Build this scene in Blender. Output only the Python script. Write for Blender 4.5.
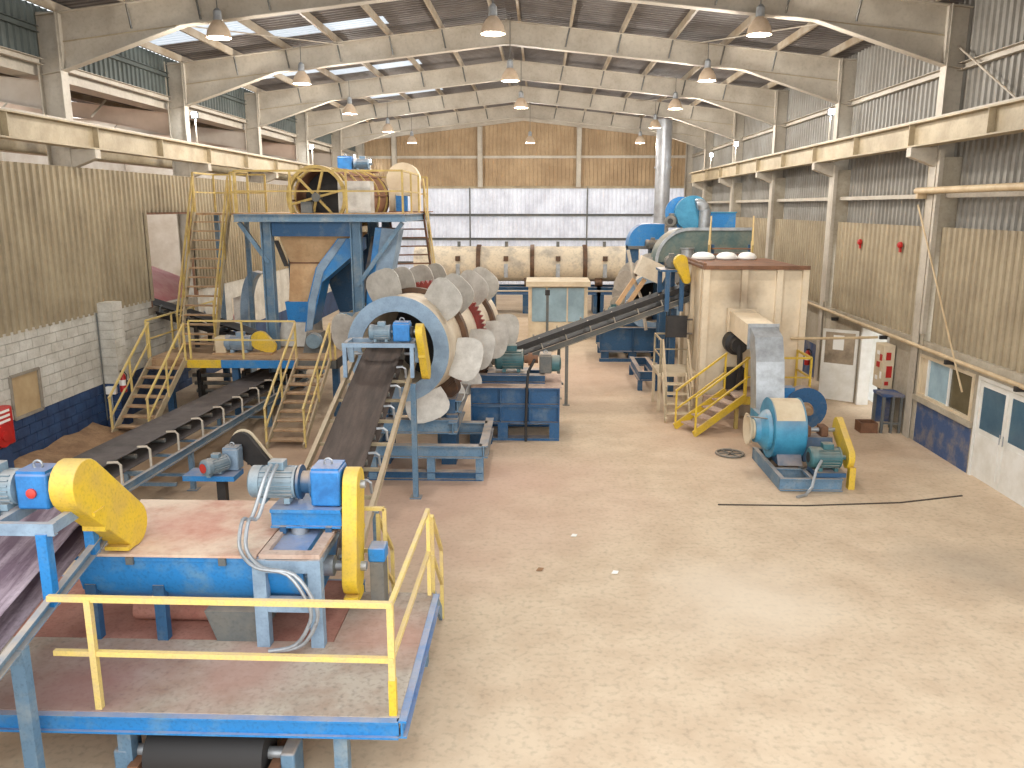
import bpy, bmesh, math, random
from mathutils import Vector, Matrix
random.seed(7)
R = math.radians
scene = bpy.context.scene
for o in list(bpy.data.objects): bpy.data.objects.remove(o)
COL = scene.collection

# ---------------------------------------------------------------- camera
F, CAMH, VX, VY = 820.0, 5.5, 540.0, 207.0
PH = math.atan((384 - VY) / F)
TH = math.atan((VX - 512) / F * math.cos(PH))
cam = bpy.data.cameras.new('camera'); camo = bpy.data.objects.new('camera', cam); COL.objects.link(camo)
cam.sensor_width = 36; cam.lens = 36 * F / 1024; cam.clip_end = 400
camo.location = (0, 0, CAMH); camo.rotation_euler = (R(90) - PH, 0, TH)
scene.camera = camo
# pixel -> place helpers: a ray met with a floor height (G), a wall at X (AX) or a depth Y (AY)
CP = Vector((0, 0, CAMH))
FW = Vector((-math.sin(TH) * math.cos(PH), math.cos(TH) * math.cos(PH), -math.sin(PH)))
RT = Vector((math.cos(TH), math.sin(TH), 0)); UPV = RT.cross(FW)
def ray(x, y): return FW + RT * ((x - 512) / F) + UPV * ((384 - y) / F)
def G(x, y, z=0.0): d = ray(x, y); return CP + d * ((z - CAMH) / d.z)
def AX(x, y, X): d = ray(x, y); return CP + d * (X / d.x)
def AY(x, y, Y): d = ray(x, y); return CP + d * (Y / d.y)

# ---------------------------------------------------------------- world, exposure
w = bpy.data.worlds.new('sky'); scene.world = w; w.use_nodes = True
bg = w.node_tree.nodes['Background']; bg.inputs[0].default_value = (0.93, 0.97, 1.0, 1); bg.inputs[1].default_value = 1.9
sun = bpy.data.lights.new('sun', 'SUN'); suno = bpy.data.objects.new('sun', sun); COL.objects.link(suno)
sun.energy = 1.3; sun.angle = R(70); sun.color = (1, .96, .9); suno.location = (0, 0, 40); suno.rotation_euler = (R(68), R(4), 0)
vs = scene.view_settings
vs.view_transform = 'Standard'; vs.look = 'None'; vs.gamma = 1; vs.use_curve_mapping = False
vs.exposure = 0.18

# ---------------------------------------------------------------- materials
def srgb(c):
    return tuple(((v / 255) / 12.92 if v / 255 <= .04045 else ((v / 255 + .055) / 1.055) ** 2.4) for v in c) + (1,)
M = {}
def mat(name, col, col2=None, rough=.6, metal=0., scale=3., bump=0., dust=0., dustcol=(205, 178, 150), fine=0., lo=.38, hi=.65, coat=0., stretch=None):
    m = bpy.data.materials.new(name); m.use_nodes = True; M[name] = m
    nt = m.node_tree; n = nt.nodes; L = nt.links; b = n['Principled BSDF']
    b.inputs['Roughness'].default_value = rough; b.inputs['Metallic'].default_value = metal
    if coat: b.inputs['Coat Weight'].default_value = coat
    geo = n.new('ShaderNodeNewGeometry')
    base = n.new('ShaderNodeRGB'); base.outputs[0].default_value = srgb(col); out = base.outputs[0]
    nz = n.new('ShaderNodeTexNoise'); nz.inputs['Scale'].default_value = scale; nz.inputs['Detail'].default_value = 6; nz.inputs['Roughness'].default_value = .65
    if stretch:
        vm = n.new('ShaderNodeVectorMath'); vm.operation = 'MULTIPLY'; vm.inputs[1].default_value = stretch; L.new(geo.outputs['Position'], vm.inputs[0]); L.new(vm.outputs[0], nz.inputs['Vector'])
    else: L.new(geo.outputs['Position'], nz.inputs['Vector'])
    def mix(fac, a, bcol):
        mx = n.new('ShaderNodeMix'); mx.data_type = 'RGBA'
        L.new(fac, mx.inputs[0]); L.new(a, mx.inputs[6])
        mx.inputs[7].default_value = bcol
        return mx.outputs[2]
    if col2:
        mr = n.new('ShaderNodeMapRange'); mr.inputs[1].default_value = lo; mr.inputs[2].default_value = hi
        L.new(nz.outputs[0], mr.inputs[0]); out = mix(mr.outputs[0], out, srgb(col2))
    if fine:
        n2 = n.new('ShaderNodeTexNoise'); n2.inputs['Scale'].default_value = scale * 11; n2.inputs['Detail'].default_value = 4
        L.new(geo.outputs['Position'], n2.inputs['Vector'])
        mr = n.new('ShaderNodeMapRange'); mr.inputs[1].default_value = .5; mr.inputs[2].default_value = .75; mr.inputs[4].default_value = fine
        L.new(n2.outputs[0], mr.inputs[0]); out = mix(mr.outputs[0], out, srgb(tuple(v * .55 for v in col)))
    if dust:
        sx = n.new('ShaderNodeSeparateXYZ'); L.new(geo.outputs['Normal'], sx.inputs[0])
        mr = n.new('ShaderNodeMapRange'); mr.inputs[1].default_value = .15; mr.inputs[2].default_value = .9; mr.inputs[4].default_value = dust
        L.new(sx.outputs[2], mr.inputs[0])
        n3 = n.new('ShaderNodeTexNoise'); n3.inputs['Scale'].default_value = 4; n3.inputs['Detail'].default_value = 5
        L.new(geo.outputs['Position'], n3.inputs['Vector'])
        ma = n.new('ShaderNodeMapRange'); ma.inputs[1].default_value = .25; ma.inputs[2].default_value = .6; ma.inputs[3].default_value = .35
        L.new(n3.outputs[0], ma.inputs[0])
        mu = n.new('ShaderNodeMath'); mu.operation = 'MULTIPLY'; L.new(mr.outputs[0], mu.inputs[0]); L.new(ma.outputs[0], mu.inputs[1])
        out = mix(mu.outputs[0], out, srgb(dustcol))
    L.new(out, b.inputs['Base Color'])
    if bump:
        bp = n.new('ShaderNodeBump'); bp.inputs['Strength'].default_value = bump; bp.inputs['Distance'].default_value = .02
        L.new(nz.outputs[0], bp.inputs['Height']); L.new(bp.outputs[0], b.inputs['Normal'])
    return m
def emis(name, col, s):
    m = bpy.data.materials.new(name); m.use_nodes = True; M[name] = m
    b = m.node_tree.nodes['Principled BSDF']
    b.inputs['Base Color'].default_value = srgb(col); b.inputs['Emission Color'].default_value = srgb(col); b.inputs['Emission Strength'].default_value = s
def transl(name, col, k=.8, col2=None):
    m = bpy.data.materials.new(name); m.use_nodes = True; M[name] = m
    n = m.node_tree.nodes; L = m.node_tree.links; b = n['Principled BSDF']
    b.inputs['Base Color'].default_value = srgb(col); b.inputs['Roughness'].default_value = .5
    t = n.new('ShaderNodeBsdfTranslucent'); t.inputs[0].default_value = srgb(col)
    if col2:
        geo = n.new('ShaderNodeNewGeometry'); nz = n.new('ShaderNodeTexNoise'); nz.inputs['Scale'].default_value = .9; nz.inputs['Detail'].default_value = 8; nz.inputs['Roughness'].default_value = .75
        L.new(geo.outputs['Position'], nz.inputs['Vector'])
        cr = n.new('ShaderNodeMapRange'); cr.inputs[1].default_value = .4; cr.inputs[2].default_value = .62; L.new(nz.outputs[0], cr.inputs[0])
        mx = n.new('ShaderNodeMix'); mx.data_type = 'RGBA'; mx.inputs[6].default_value = srgb(col); mx.inputs[7].default_value = srgb(col2)
        L.new(cr.outputs[0], mx.inputs[0]); L.new(mx.outputs[2], t.inputs[0]); L.new(mx.outputs[2], b.inputs['Base Color'])
    mxs = n.new('ShaderNodeMixShader'); mxs.inputs[0].default_value = k
    L.new(b.outputs[0], mxs.inputs[1]); L.new(t.outputs[0], mxs.inputs[2]); L.new(mxs.outputs[0], n['Material Output'].inputs[0])

mat('concrete', (210, 189, 162), (194, 170, 143), .85, scale=1.1, bump=.1, fine=.32, lo=.38, hi=.66)
mat('patch', (196, 158, 134), (180, 140, 112), .85, scale=.8, bump=.15, fine=.5)
mat('dark_gap', (70, 60, 52), None, .9)
mat('dirt', (160, 128, 96), (128, 98, 72), .95, scale=2.5, bump=.4, fine=.4)
mat('tan_sheet', (162, 147, 119), (140, 125, 99), .62, scale=.8, fine=.15)
mat('grey_sheet', (150, 146, 138), (128, 122, 112), .6, scale=.7, fine=.15)
mat('tan_sheet_right', (170, 155, 128), (150, 135, 110), .62, scale=.8, fine=.15)
mat('brown_sheet', (176, 150, 116), (152, 126, 94), .65, scale=.6, fine=.2)
mat('roof_sheet', (118, 112, 108), (96, 90, 87), .7, scale=.6, fine=.2)
mat('eave_sheet', (92, 98, 94), (74, 80, 76), .65, scale=.8)
transl('skylight', (205, 212, 220), .55)
transl('white_sheet', (220, 222, 230), .38, (196, 197, 206))
mat('steel_cream', (192, 183, 168), (172, 161, 145), .6, scale=1.2, fine=.2, dust=.4)
mat('steel_yellowish', (180, 165, 136), (156, 140, 112), .6, scale=1.5, fine=.25, dust=.5)
mat('purlin', (168, 156, 138), (140, 122, 98), .6, scale=1.1)
mat('block_white', (204, 200, 190), (178, 172, 160), .85, scale=2.2, bump=.2, fine=.25)
mat('block_blue', (44, 72, 112), (30, 50, 84), .7, scale=2.5, bump=.2, fine=.3)
mat('mortar', (150, 142, 128), (128, 118, 104), .9, scale=4)
mat('plaster', (182, 172, 154), (160, 148, 128), .85, scale=1.2, fine=.25)
mat('dado_blue', (62, 84, 124), (120, 116, 122), .75, scale=2.2, fine=.3, lo=.45, hi=.62)
mat('board', (184, 160, 122), (168, 142, 104), .8, scale=2)
mat('blue', (34, 86, 130), (96, 116, 134), .5, scale=2.5, fine=.4, dust=.55, lo=.5, hi=.74)
mat('blue_clean', (36, 124, 190), (96, 140, 172), .45, scale=2.6, fine=.35, dust=.45, lo=.5, hi=.74)
mat('blue_teal', (66, 146, 180), (48, 120, 156), .45, scale=3, fine=.2, dust=.45)
mat('blue_grey', (140, 162, 182), (118, 138, 158), .55, scale=3, fine=.25, dust=.5)
mat('blue_dark', (40, 82, 118), (92, 106, 118), .55, scale=2.2, fine=.4, dust=.75, lo=.52, hi=.74)
mat('blue_steel', (96, 126, 150), (140, 150, 154), .55, scale=2.5, fine=.4, dust=.6, lo=.48, hi=.72)
mat('yellow', (224, 188, 44), (206, 172, 74), .5, scale=3, fine=.35, dust=.35)
mat('yellow_rail', (222, 196, 112), (208, 182, 128), .55, scale=4, fine=.25, dust=.3)
mat('yellow_old', (190, 164, 92), (164, 138, 84), .6, scale=4, fine=.3, dust=.4)
mat('tread', (176, 144, 108), (140, 108, 78), .8, scale=3, fine=.35, dust=.5)
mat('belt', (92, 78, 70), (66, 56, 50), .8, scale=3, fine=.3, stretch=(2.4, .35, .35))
mat('belt_grey', (98, 90, 88), (74, 68, 66), .75, scale=2.5, fine=.3)
mat('belt_purple', (104, 84, 96), (176, 158, 166), .7, scale=2.2, fine=.3, lo=.44, hi=.68, stretch=(2.6, .3, .3))
mat('black', (34, 32, 32), (48, 44, 42), .6, scale=4)
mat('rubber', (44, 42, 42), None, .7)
mat('motor_grey', (128, 150, 164), (108, 130, 144), .5, scale=5, fine=.2, dust=.4)
mat('motor_teal', (66, 112, 118), (52, 92, 98), .5, scale=5, fine=.2, dust=.4)
mat('motor_red', (196, 62, 52), None, .5)
mat('galv', (178, 182, 186), (150, 152, 154), .42, .55, scale=4, fine=.15)
mat('stack', (176, 178, 182), (150, 150, 152), .42, .4, scale=1.5)
mat('drum_cream', (214, 202, 182), (194, 178, 154), .6, scale=2, fine=.2, dust=.2)
mat('dryer_cream', (214, 200, 176), (170, 160, 146), .65, scale=.9, fine=.35, lo=.48, hi=.62)
mat('plate_grey', (192, 187, 178), (166, 159, 150), .42, .2, scale=3.5, fine=.15)
mat('tyre', (84, 66, 54), (112, 82, 60), .55, .4, scale=4)
mat('gear_red', (142, 54, 46), (110, 40, 36), .55, scale=4)
mat('furnace_cream', (226, 210, 184), (206, 186, 156), .7, scale=1.1, fine=.12, lo=.4, hi=.7)
mat('hopper_beige', (212, 176, 134), (186, 146, 104), .7, scale=1.4, fine=.2)
mat('rust', (132, 92, 66), (104, 72, 52), .75, scale=3, fine=.3)
mat('red_dust', (172, 122, 106), (150, 98, 84), .9, scale=2.5, fine=.4)
mat('deck', (198, 176, 160), (170, 140, 124), .9, scale=1.6, fine=.4, bump=.2)
mat('chequer', (176, 164, 150), (150, 128, 112), .75, scale=1.8, fine=.5, bump=.2)
mat('deck_plate', (216, 194, 172), (192, 150, 130), .85, scale=1.3, fine=.2, lo=.45, hi=.62)
mat('white_paint', (232, 230, 224), (214, 210, 200), .45, scale=2)
mat('glass_blue', (158, 184, 196), (136, 160, 172), .08, scale=1.2)
mat('glass_tint', (64, 92, 112), (84, 112, 128), .08, scale=1.2)
mat('glass_brown', (86, 78, 58), (104, 96, 74), .1, scale=1.5)
mat('red', (190, 38, 34), (168, 30, 28), .4, scale=4)
mat('white', (238, 236, 230), None, .5)
mat('panel_cream', (214, 198, 170), (196, 176, 146), .6, scale=2)
mat('pipe_cream', (206, 184, 148), (186, 160, 124), .6, scale=3)
mat('dusk_grey', (92, 96, 96), (116, 112, 104), .6, scale=2, fine=.3, dust=.5)
mat('teal_dark', (72, 98, 98), (116, 120, 108), .55, scale=1.4, fine=.3, dust=.5)
mat('lamp_shade', (206, 184, 160), (190, 166, 140), .5, scale=5)
mat('pink_pile', (206, 138, 140), (224, 178, 176), .9, scale=1.2, bump=.3)
mat('annex_wall', (206, 196, 184), (186, 172, 156), .8, scale=.8)
mat('annex_pink', (206, 184, 166), (186, 164, 146), .8, scale=.8)
mat('soot', (176, 158, 134), (120, 106, 90), .85, scale=1.4)
mat('motor_blue', (46, 128, 196), (34, 102, 164), .45, scale=5, fine=.2, dust=.35)
mat('wood', (160, 120, 84), (130, 94, 64), .8, scale=4)
emis('lamp_glow', (255, 250, 240), 6)
emis('flood_glow', (220, 240, 255), 25)
emis('lamp_warm', (255, 244, 226), 1.2)

# soot that settled round the duct mouth of the furnace, pink mineral dust on the floor
def stain(m, where, r0, r1, col, amt, stretch=(1, 1, 1)):
    nt = m.node_tree; n = nt.nodes; L = nt.links; b = n['Principled BSDF']; src = b.inputs['Base Color'].links[0].from_socket
    geo = n.new('ShaderNodeNewGeometry'); sb = n.new('ShaderNodeVectorMath'); sb.operation = 'SUBTRACT'; sb.inputs[1].default_value = where
    L.new(geo.outputs['Position'], sb.inputs[0]); sc = n.new('ShaderNodeVectorMath'); sc.operation = 'MULTIPLY'; sc.inputs[1].default_value = stretch; L.new(sb.outputs[0], sc.inputs[0])
    ln = n.new('ShaderNodeVectorMath'); ln.operation = 'LENGTH'; L.new(sc.outputs[0], ln.inputs[0])
    nz = n.new('ShaderNodeTexNoise'); nz.inputs['Scale'].default_value = 1.3 / max(r1, .4); nz.inputs['Detail'].default_value = 6; L.new(geo.outputs['Position'], nz.inputs['Vector'])
    ad = n.new('ShaderNodeMath'); ad.operation = 'MULTIPLY_ADD'; ad.inputs[1].default_value = r1 * 1.2; L.new(nz.outputs[0], ad.inputs[0]); L.new(ln.outputs['Value'], ad.inputs[2])
    mr = n.new('ShaderNodeMapRange'); mr.inputs[1].default_value = r0 + r1 * .6; mr.inputs[2].default_value = r1 + r1 * .6; mr.inputs[3].default_value = amt; mr.inputs[4].default_value = 0; L.new(ad.outputs[0], mr.inputs[0])
    mx = n.new('ShaderNodeMix'); mx.data_type = 'RGBA'; mx.inputs[7].default_value = srgb(col); L.new(mr.outputs[0], mx.inputs[0]); L.new(src, mx.inputs[6]); L.new(mx.outputs[2], b.inputs['Base Color'])
stain(M['furnace_cream'], (5.25, 21.55, 3.25), .1, .75, (116, 98, 80), .75, (1, 1, .8))
for c_, r_, cl, am in (((-2.6, 15.5, 0), 5.0, (208, 166, 150), .5), ((2.5, 27, 0), 5.5, (204, 168, 146), .45), ((5.5, 19, 0), 4.2, (198, 162, 136), .5), ((-6.5, 17, 0), 4.5, (168, 138, 112), .6), ((-10, 17, 0), 3.5, (150, 118, 88), .7)):
    stain(M['concrete'], c_, r_ * .3, r_, cl, am)
for c_, r_, cl, am in (((-4.6, 7.2, .85), 1.1, (150, 104, 100), .7), ((-3.0, 7.5, .85), .9, (176, 132, 118), .6), ((-1.7, 8.4, .85), .8, (190, 140, 124), .5)): stain(M['chequer'], c_, r_ * .2, r_, cl, am)
stain(M['deck_plate'], (-3.9, 8.9, 1.9), .2, .9, (186, 110, 96), .45)
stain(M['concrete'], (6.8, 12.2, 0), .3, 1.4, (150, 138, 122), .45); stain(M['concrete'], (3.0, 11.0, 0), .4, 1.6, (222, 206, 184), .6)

# ---------------------------------------------------------------- mesh kit
WM = {}
class MB:
    def __init__(s): s.v = []; s.f = []
    def add(s, vs, fs):
        k = len(s.v); s.v += [tuple(v) for v in vs]; s.f += [tuple(i + k for i in f) for f in fs]; return s
    def box(s, lo, hi):
        x0, y0, z0 = lo; x1, y1, z1 = hi
        return s.add([(x0,y0,z0),(x1,y0,z0),(x1,y1,z0),(x0,y1,z0),(x0,y0,z1),(x1,y0,z1),(x1,y1,z1),(x0,y1,z1)],
                     [(0,3,2,1),(4,5,6,7),(0,1,5,4),(1,2,6,5),(2,3,7,6),(3,0,4,7)])
    def cbox(s, c, sz): return s.box([c[i] - sz[i] / 2 for i in range(3)], [c[i] + sz[i] / 2 for i in range(3)])
    def frame(s, p0, p1, up=(0, 0, 1)):
        p0 = Vector(p0); p1 = Vector(p1); d = (p1 - p0).normalized(); u = Vector(up)
        if abs(d.dot(u)) > .995: u = Vector((0, 1, 0))
        r = d.cross(u).normalized(); u = r.cross(d).normalized()
        return p0, p1, d, r, u
    def bar(s, p0, p1, wd, h=None, up=(0, 0, 1)):
        h = wd if h is None else h
        p0, p1, d, r, u = s.frame(p0, p1, up); vs = []
        for p in (p0, p1):
            for a, b in ((-1,-1),(1,-1),(1,1),(-1,1)): vs.append(p + r * (a * wd / 2) + u * (b * h / 2))
        return s.add(vs, [(0,3,2,1),(4,5,6,7),(0,1,5,4),(1,2,6,5),(2,3,7,6),(3,0,4,7)])
    def prof(s, p0, p1, pts, up=(0, 0, 1)):      # extrude a closed 2-D outline along p0-p1
        p0, p1, d, r, u = s.frame(p0, p1, up); n = len(pts); vs = []
        for p in (p0, p1): vs += [p + r * a + u * b for a, b in pts]
        return s.add(vs, [tuple(range(n - 1, -1, -1)), tuple(range(n, 2 * n))] + [(i, (i+1) % n, n + (i+1) % n, n + i) for i in range(n)])
    def ibeam(s, p0, p1, wd=.15, h=.3, t=.02, up=(0, 0, 1)):
        a, b = wd / 2, h / 2; k = t / 2
        return s.prof(p0, p1, [(-a,-b),(a,-b),(a,-b+t),(k,-b+t),(k,b-t),(a,b-t),(a,b),(-a,b),(-a,b-t),(-k,b-t),(-k,-b+t),(-a,-b+t)], up)
    def chan(s, p0, p1, wd=.08, h=.2, t=.012, up=(0, 0, 1), flip=1):
        b = h / 2; f = flip
        q = [(0,-b),(wd*f,-b),(wd*f,-b+t),(t*f,-b+t),(t*f,b-t),(wd*f,b-t),(wd*f,b),(0,b)]
        if f < 0: q = q[::-1]
        return s.prof(p0, p1, q, up)
    def tube(s, p0, p1, r0, r1=None, n=12, cap=True):
        r1 = r0 if r1 is None else r1
        p0, p1, d, r, u = s.frame(p0, p1); vs = []
        for p, q in ((p0, r0), (p1, r1)):
            for i in range(n): a = 2 * math.pi * i / n; vs.append(p + r * (math.cos(a) * q) + u * (math.sin(a) * q))
        fs = [(i, (i+1) % n, n + (i+1) % n, n + i) for i in range(n)]
        if cap: fs += [tuple(range(n - 1, -1, -1)), tuple(range(n, 2 * n))]
        return s.add(vs, fs)
    def pipe(s, pts, r, n=8):                     # swept tube through points
        pts = [Vector(p) for p in pts]; vs = []; fs = []
        ref = Vector((0, 0, 1))
        for k, p in enumerate(pts):
            d = (pts[min(k+1, len(pts)-1)] - pts[max(k-1, 0)]).normalized()
            if abs(d.dot(ref)) > .95: rr = d.cross(Vector((0.3, 1, 0))).normalized()
            else: rr = d.cross(ref).normalized()
            if k and rr.dot(prev) < 0: rr = -rr
            prev = rr; uu = rr.cross(d)
            for i in range(n): a = 2 * math.pi * i / n; vs.append(p + rr * (math.cos(a) * r) + uu * (math.sin(a) * r))
        for k in range(len(pts) - 1):
            for i in range(n): fs.append((k*n+i, k*n+(i+1) % n, (k+1)*n+(i+1) % n, (k+1)*n+i))
        fs += [tuple(range(n - 1, -1, -1)), tuple(range((len(pts)-1)*n, len(pts)*n))]
        return s.add(vs, fs)
    def lathe(s, p0, axis, prof, n=32, closed=False):     # prof: (along axis, radius)
        ax = Vector(axis).normalized(); _, _, d, r, u = s.frame(p0, Vector(p0) + ax); p0 = Vector(p0); vs = []
        for t, q in prof:
            for i in range(n): a = 2 * math.pi * i / n; vs.append(p0 + d * t + r * (math.cos(a) * q) + u * (math.sin(a) * q))
        m = len(prof); fs = []
        for k in range(m if closed else m - 1):
            k2 = (k + 1) % m
            for i in range(n): fs.append((k*n+i, k*n+(i+1) % n, k2*n+(i+1) % n, k2*n+i))
        if not closed:
            fs += [tuple(range(n - 1, -1, -1)), tuple(range((m-1)*n, m*n))]
        return s.add(vs, fs)
    def prism(s, pts, ext):                        # 3-D planar polygon extruded by a vector
        pts = [Vector(p) for p in pts]; e = Vector(ext); n = len(pts)
        return s.add(pts + [p + e for p in pts], [tuple(range(n - 1, -1, -1)), tuple(range(n, 2 * n))] + [(i, (i+1) % n, n + (i+1) % n, n + i) for i in range(n)])
    def loft(s, loops, cap=True):
        n = len(loops[0]); vs = [Vector(p) for l in loops for p in l]; fs = []
        for k in range(len(loops) - 1):
            for i in range(n): fs.append((k*n+i, k*n+(i+1) % n, (k+1)*n+(i+1) % n, (k+1)*n+i))
        if cap: fs += [tuple(range(n - 1, -1, -1)), tuple(range((len(loops)-1)*n, len(loops)*n))]
        return s.add(vs, fs)
    def mesh(s, name, m):
        me = bpy.data.meshes.new(name); me.from_pydata(s.v, [], s.f); me.materials.append(M[m])
        bm = bmesh.new(); bm.from_mesh(me); bmesh.ops.recalc_face_normals(bm, faces=bm.faces); bm.to_mesh(me); bm.free()
        me.polygons.foreach_set('use_smooth', [True] * len(me.polygons)); me.set_sharp_from_angle(angle=R(35))
        return me
    def build(s, name, m, parent=None, label=None, bevel=0):
        if parent is not None:
            inv = WM[parent.name].inverted(); s.v = [tuple(inv @ Vector(v)) for v in s.v]
        o = bpy.data.objects.new(name, s.mesh(name, m)); COL.objects.link(o)
        if parent is not None: o.parent = parent; WM[o.name] = WM[parent.name]
        else: WM[o.name] = Matrix.Identity(4)
        if label: o['label'] = label
        if bevel:
            b = o.modifiers.new('bevel', 'BEVEL'); b.width = bevel; b.segments = 2; b.limit_method = 'ANGLE'
        return o
def tag(o, label, cat, group=None):
    o['label'] = label; o['category'] = cat
    if group: o['group'] = group
    return o
def thing(name, label, cat, loc=(0, 0, 0), rz=0., group=None):
    o = bpy.data.objects.new(name, None); COL.objects.link(o); o.empty_display_size = .2
    o.location = loc; o.rotation_euler = (0, 0, rz)
    WM[o.name] = Matrix.Translation(Vector(loc)) @ Matrix.Rotation(rz, 4, 'Z')
    return tag(o, label, cat, group)
def struct(name, loc=(0, 0, 0)):
    o = bpy.data.objects.new(name, None); COL.objects.link(o); o.location = loc
    WM[o.name] = Matrix.Translation(Vector(loc)); o['kind'] = 'structure'; return o
def inst(name, me, parent, loc=(0, 0, 0), rot=(0, 0, 0), scl=(1, 1, 1)):
    o = bpy.data.objects.new(name, me); COL.objects.link(o); o.parent = parent
    o.matrix_local = WM[parent.name].inverted() @ Matrix.LocRotScale(Vector(loc), __import__('mathutils').Euler(rot), Vector(scl))
    return o
def copy_tree(src, loc, rz=0., label=None, group=None, parent=None):
    c = src.copy(); COL.objects.link(c)
    if parent is None:
        c.location = loc; c.rotation_euler = (0, 0, rz)
        if label: c['label'] = label
        if group: c['group'] = group
    else: c.parent = parent
    for ch in list(src.children): copy_tree(ch, None, parent=c)
    return c
def lerp(a, b, t): return Vector(a) * (1 - t) + Vector(b) * t
def corr(length, height, pitch=.2, dep=.04):       # sheet in local X (ribs side by side) and Z (height), ribs proud along -Y
    mb = MB(); n = int(round(length / pitch)); p = length / n; us = []
    for i in range(n):
        us += [(i*p, 0), (i*p + .5*p, 0), (i*p + .6*p, -dep), (i*p + .9*p, -dep)]
    us.append((length, 0)); k = len(us)
    return mb.add([(u, d, 0) for u, d in us] + [(u, d, height) for u, d in us], [(i, i+1, k+i+1, k+i) for i in range(k-1)])
# ================================================================ THE HALL
XL, XR = -11.0, 9.05            # inner faces of the side walls
FR = [12.9, 19.7, 26.4, 33.2, 40.0, 46.8]     # portal frames
YB = 53.2
EZ, RZ, RX = 9.75, 10.95, -1.05          # eave height, ridge height, ridge X
XCL, XCR = -11.28, 9.25          # column centres

# floor
fl = MB().box((-30, -12, -.25), (20, 70, 0)).build('floor', 'concrete'); fl['kind'] = 'structure'
# a newer slab around the burner with its open joint
b0 = MB(); a = G(718, 505, 0); 

b0 = MB(); pts = [G(718, 505), G(806, 506), G(900, 503), G(962, 496)]
for p, q in zip(pts, pts[1:]): b0.bar((p.x, p.y, .008), (q.x, q.y, .008), .035, .016)
b0.build('floor_joint', 'dark_gap', fl)

# ceiling: corrugated roof sheets laid on purlins, some of them translucent
ceil = struct('ceiling', (RX, 19.7, EZ))
def roof_z(x): return RZ - (RZ - EZ) * abs(x - RX) / ((XR + .45 - RX) if x > RX else (RX - XL + .45))
SH = corr(1.0, 1.0, .25, .045)
sm = SH.mesh('roof_sheet', 'roof_sheet'); sk = SH.mesh('skylight_sheet', 'skylight')
ROOF0 = 7.9
nY = int(YB + .6 - ROOF0)
def sheet_matrix(y, xa, xb):
    za, zb = roof_z(xa) + .27, roof_z(xb) + .27
    L = math.hypot(xb - xa, zb - za); d = Vector((xb - xa, 0, zb - za)).normalized()
    up = Vector((-d.z, 0, d.x)) if d.x > 0 else Vector((d.z, 0, -d.x))
    X = Vector((0, 1, 0)); Y = d.cross(X)
    m = Matrix(((X.x, Y.x, d.x * L, xa), (X.y, Y.y, d.y * L, y), (X.z, Y.z, d.z * L, za), (0, 0, 0, 1)))
    return m
lights = set()
for i in range(nY):
    y = ROOF0 + i
    for side in (-1, 1):
        end = XL - .45 if side < 0 else XR + .45
        for k in range(3):
            xa = RX + (end - RX) * k / 3; xb = RX + (end - RX) * (k + 1) / 3
            yy = i % 7
            isky = (k == 2 and side < 0 and yy in (1, 2)) or (k == 1 and side < 0 and yy == 3 and i > 10) or (k == 0 and yy == 4 and side > 0 and i < 12)
            o = bpy.data.objects.new('skylight_sheet' if isky else 'roof_sheet', sk if isky else sm); COL.objects.link(o); o.parent = ceil
            o.matrix_local = WM[ceil.name].inverted() @ sheet_matrix(y, xa, xb)
PX = [RX - .35, RX + .35]
for k in range(1, 7): PX += [RX - .35 - k * 1.6, RX + .35 + k * 1.55]
for x in PX:
    if XL - .3 < x < XR + .3:
        z = roof_z(x) + .13
        MB().chan((x, ROOF0, z), (x, YB, z), .07, .2, .012, flip=1 if x > RX else -1).build('purlin', 'purlin', ceil)
# roof bracing rods
for ya, yb in ((19.7, 26.4), (33.2, 40.0)):
    for xa, xb in ((XL + .6, -6), (XR - .6, 4.4)):
        MB().tube((xa, ya, roof_z(xa) - .06), (xb, yb, roof_z(xb) - .06), .018, n=6).build('brace_rod', 'steel_cream', ceil)

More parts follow.
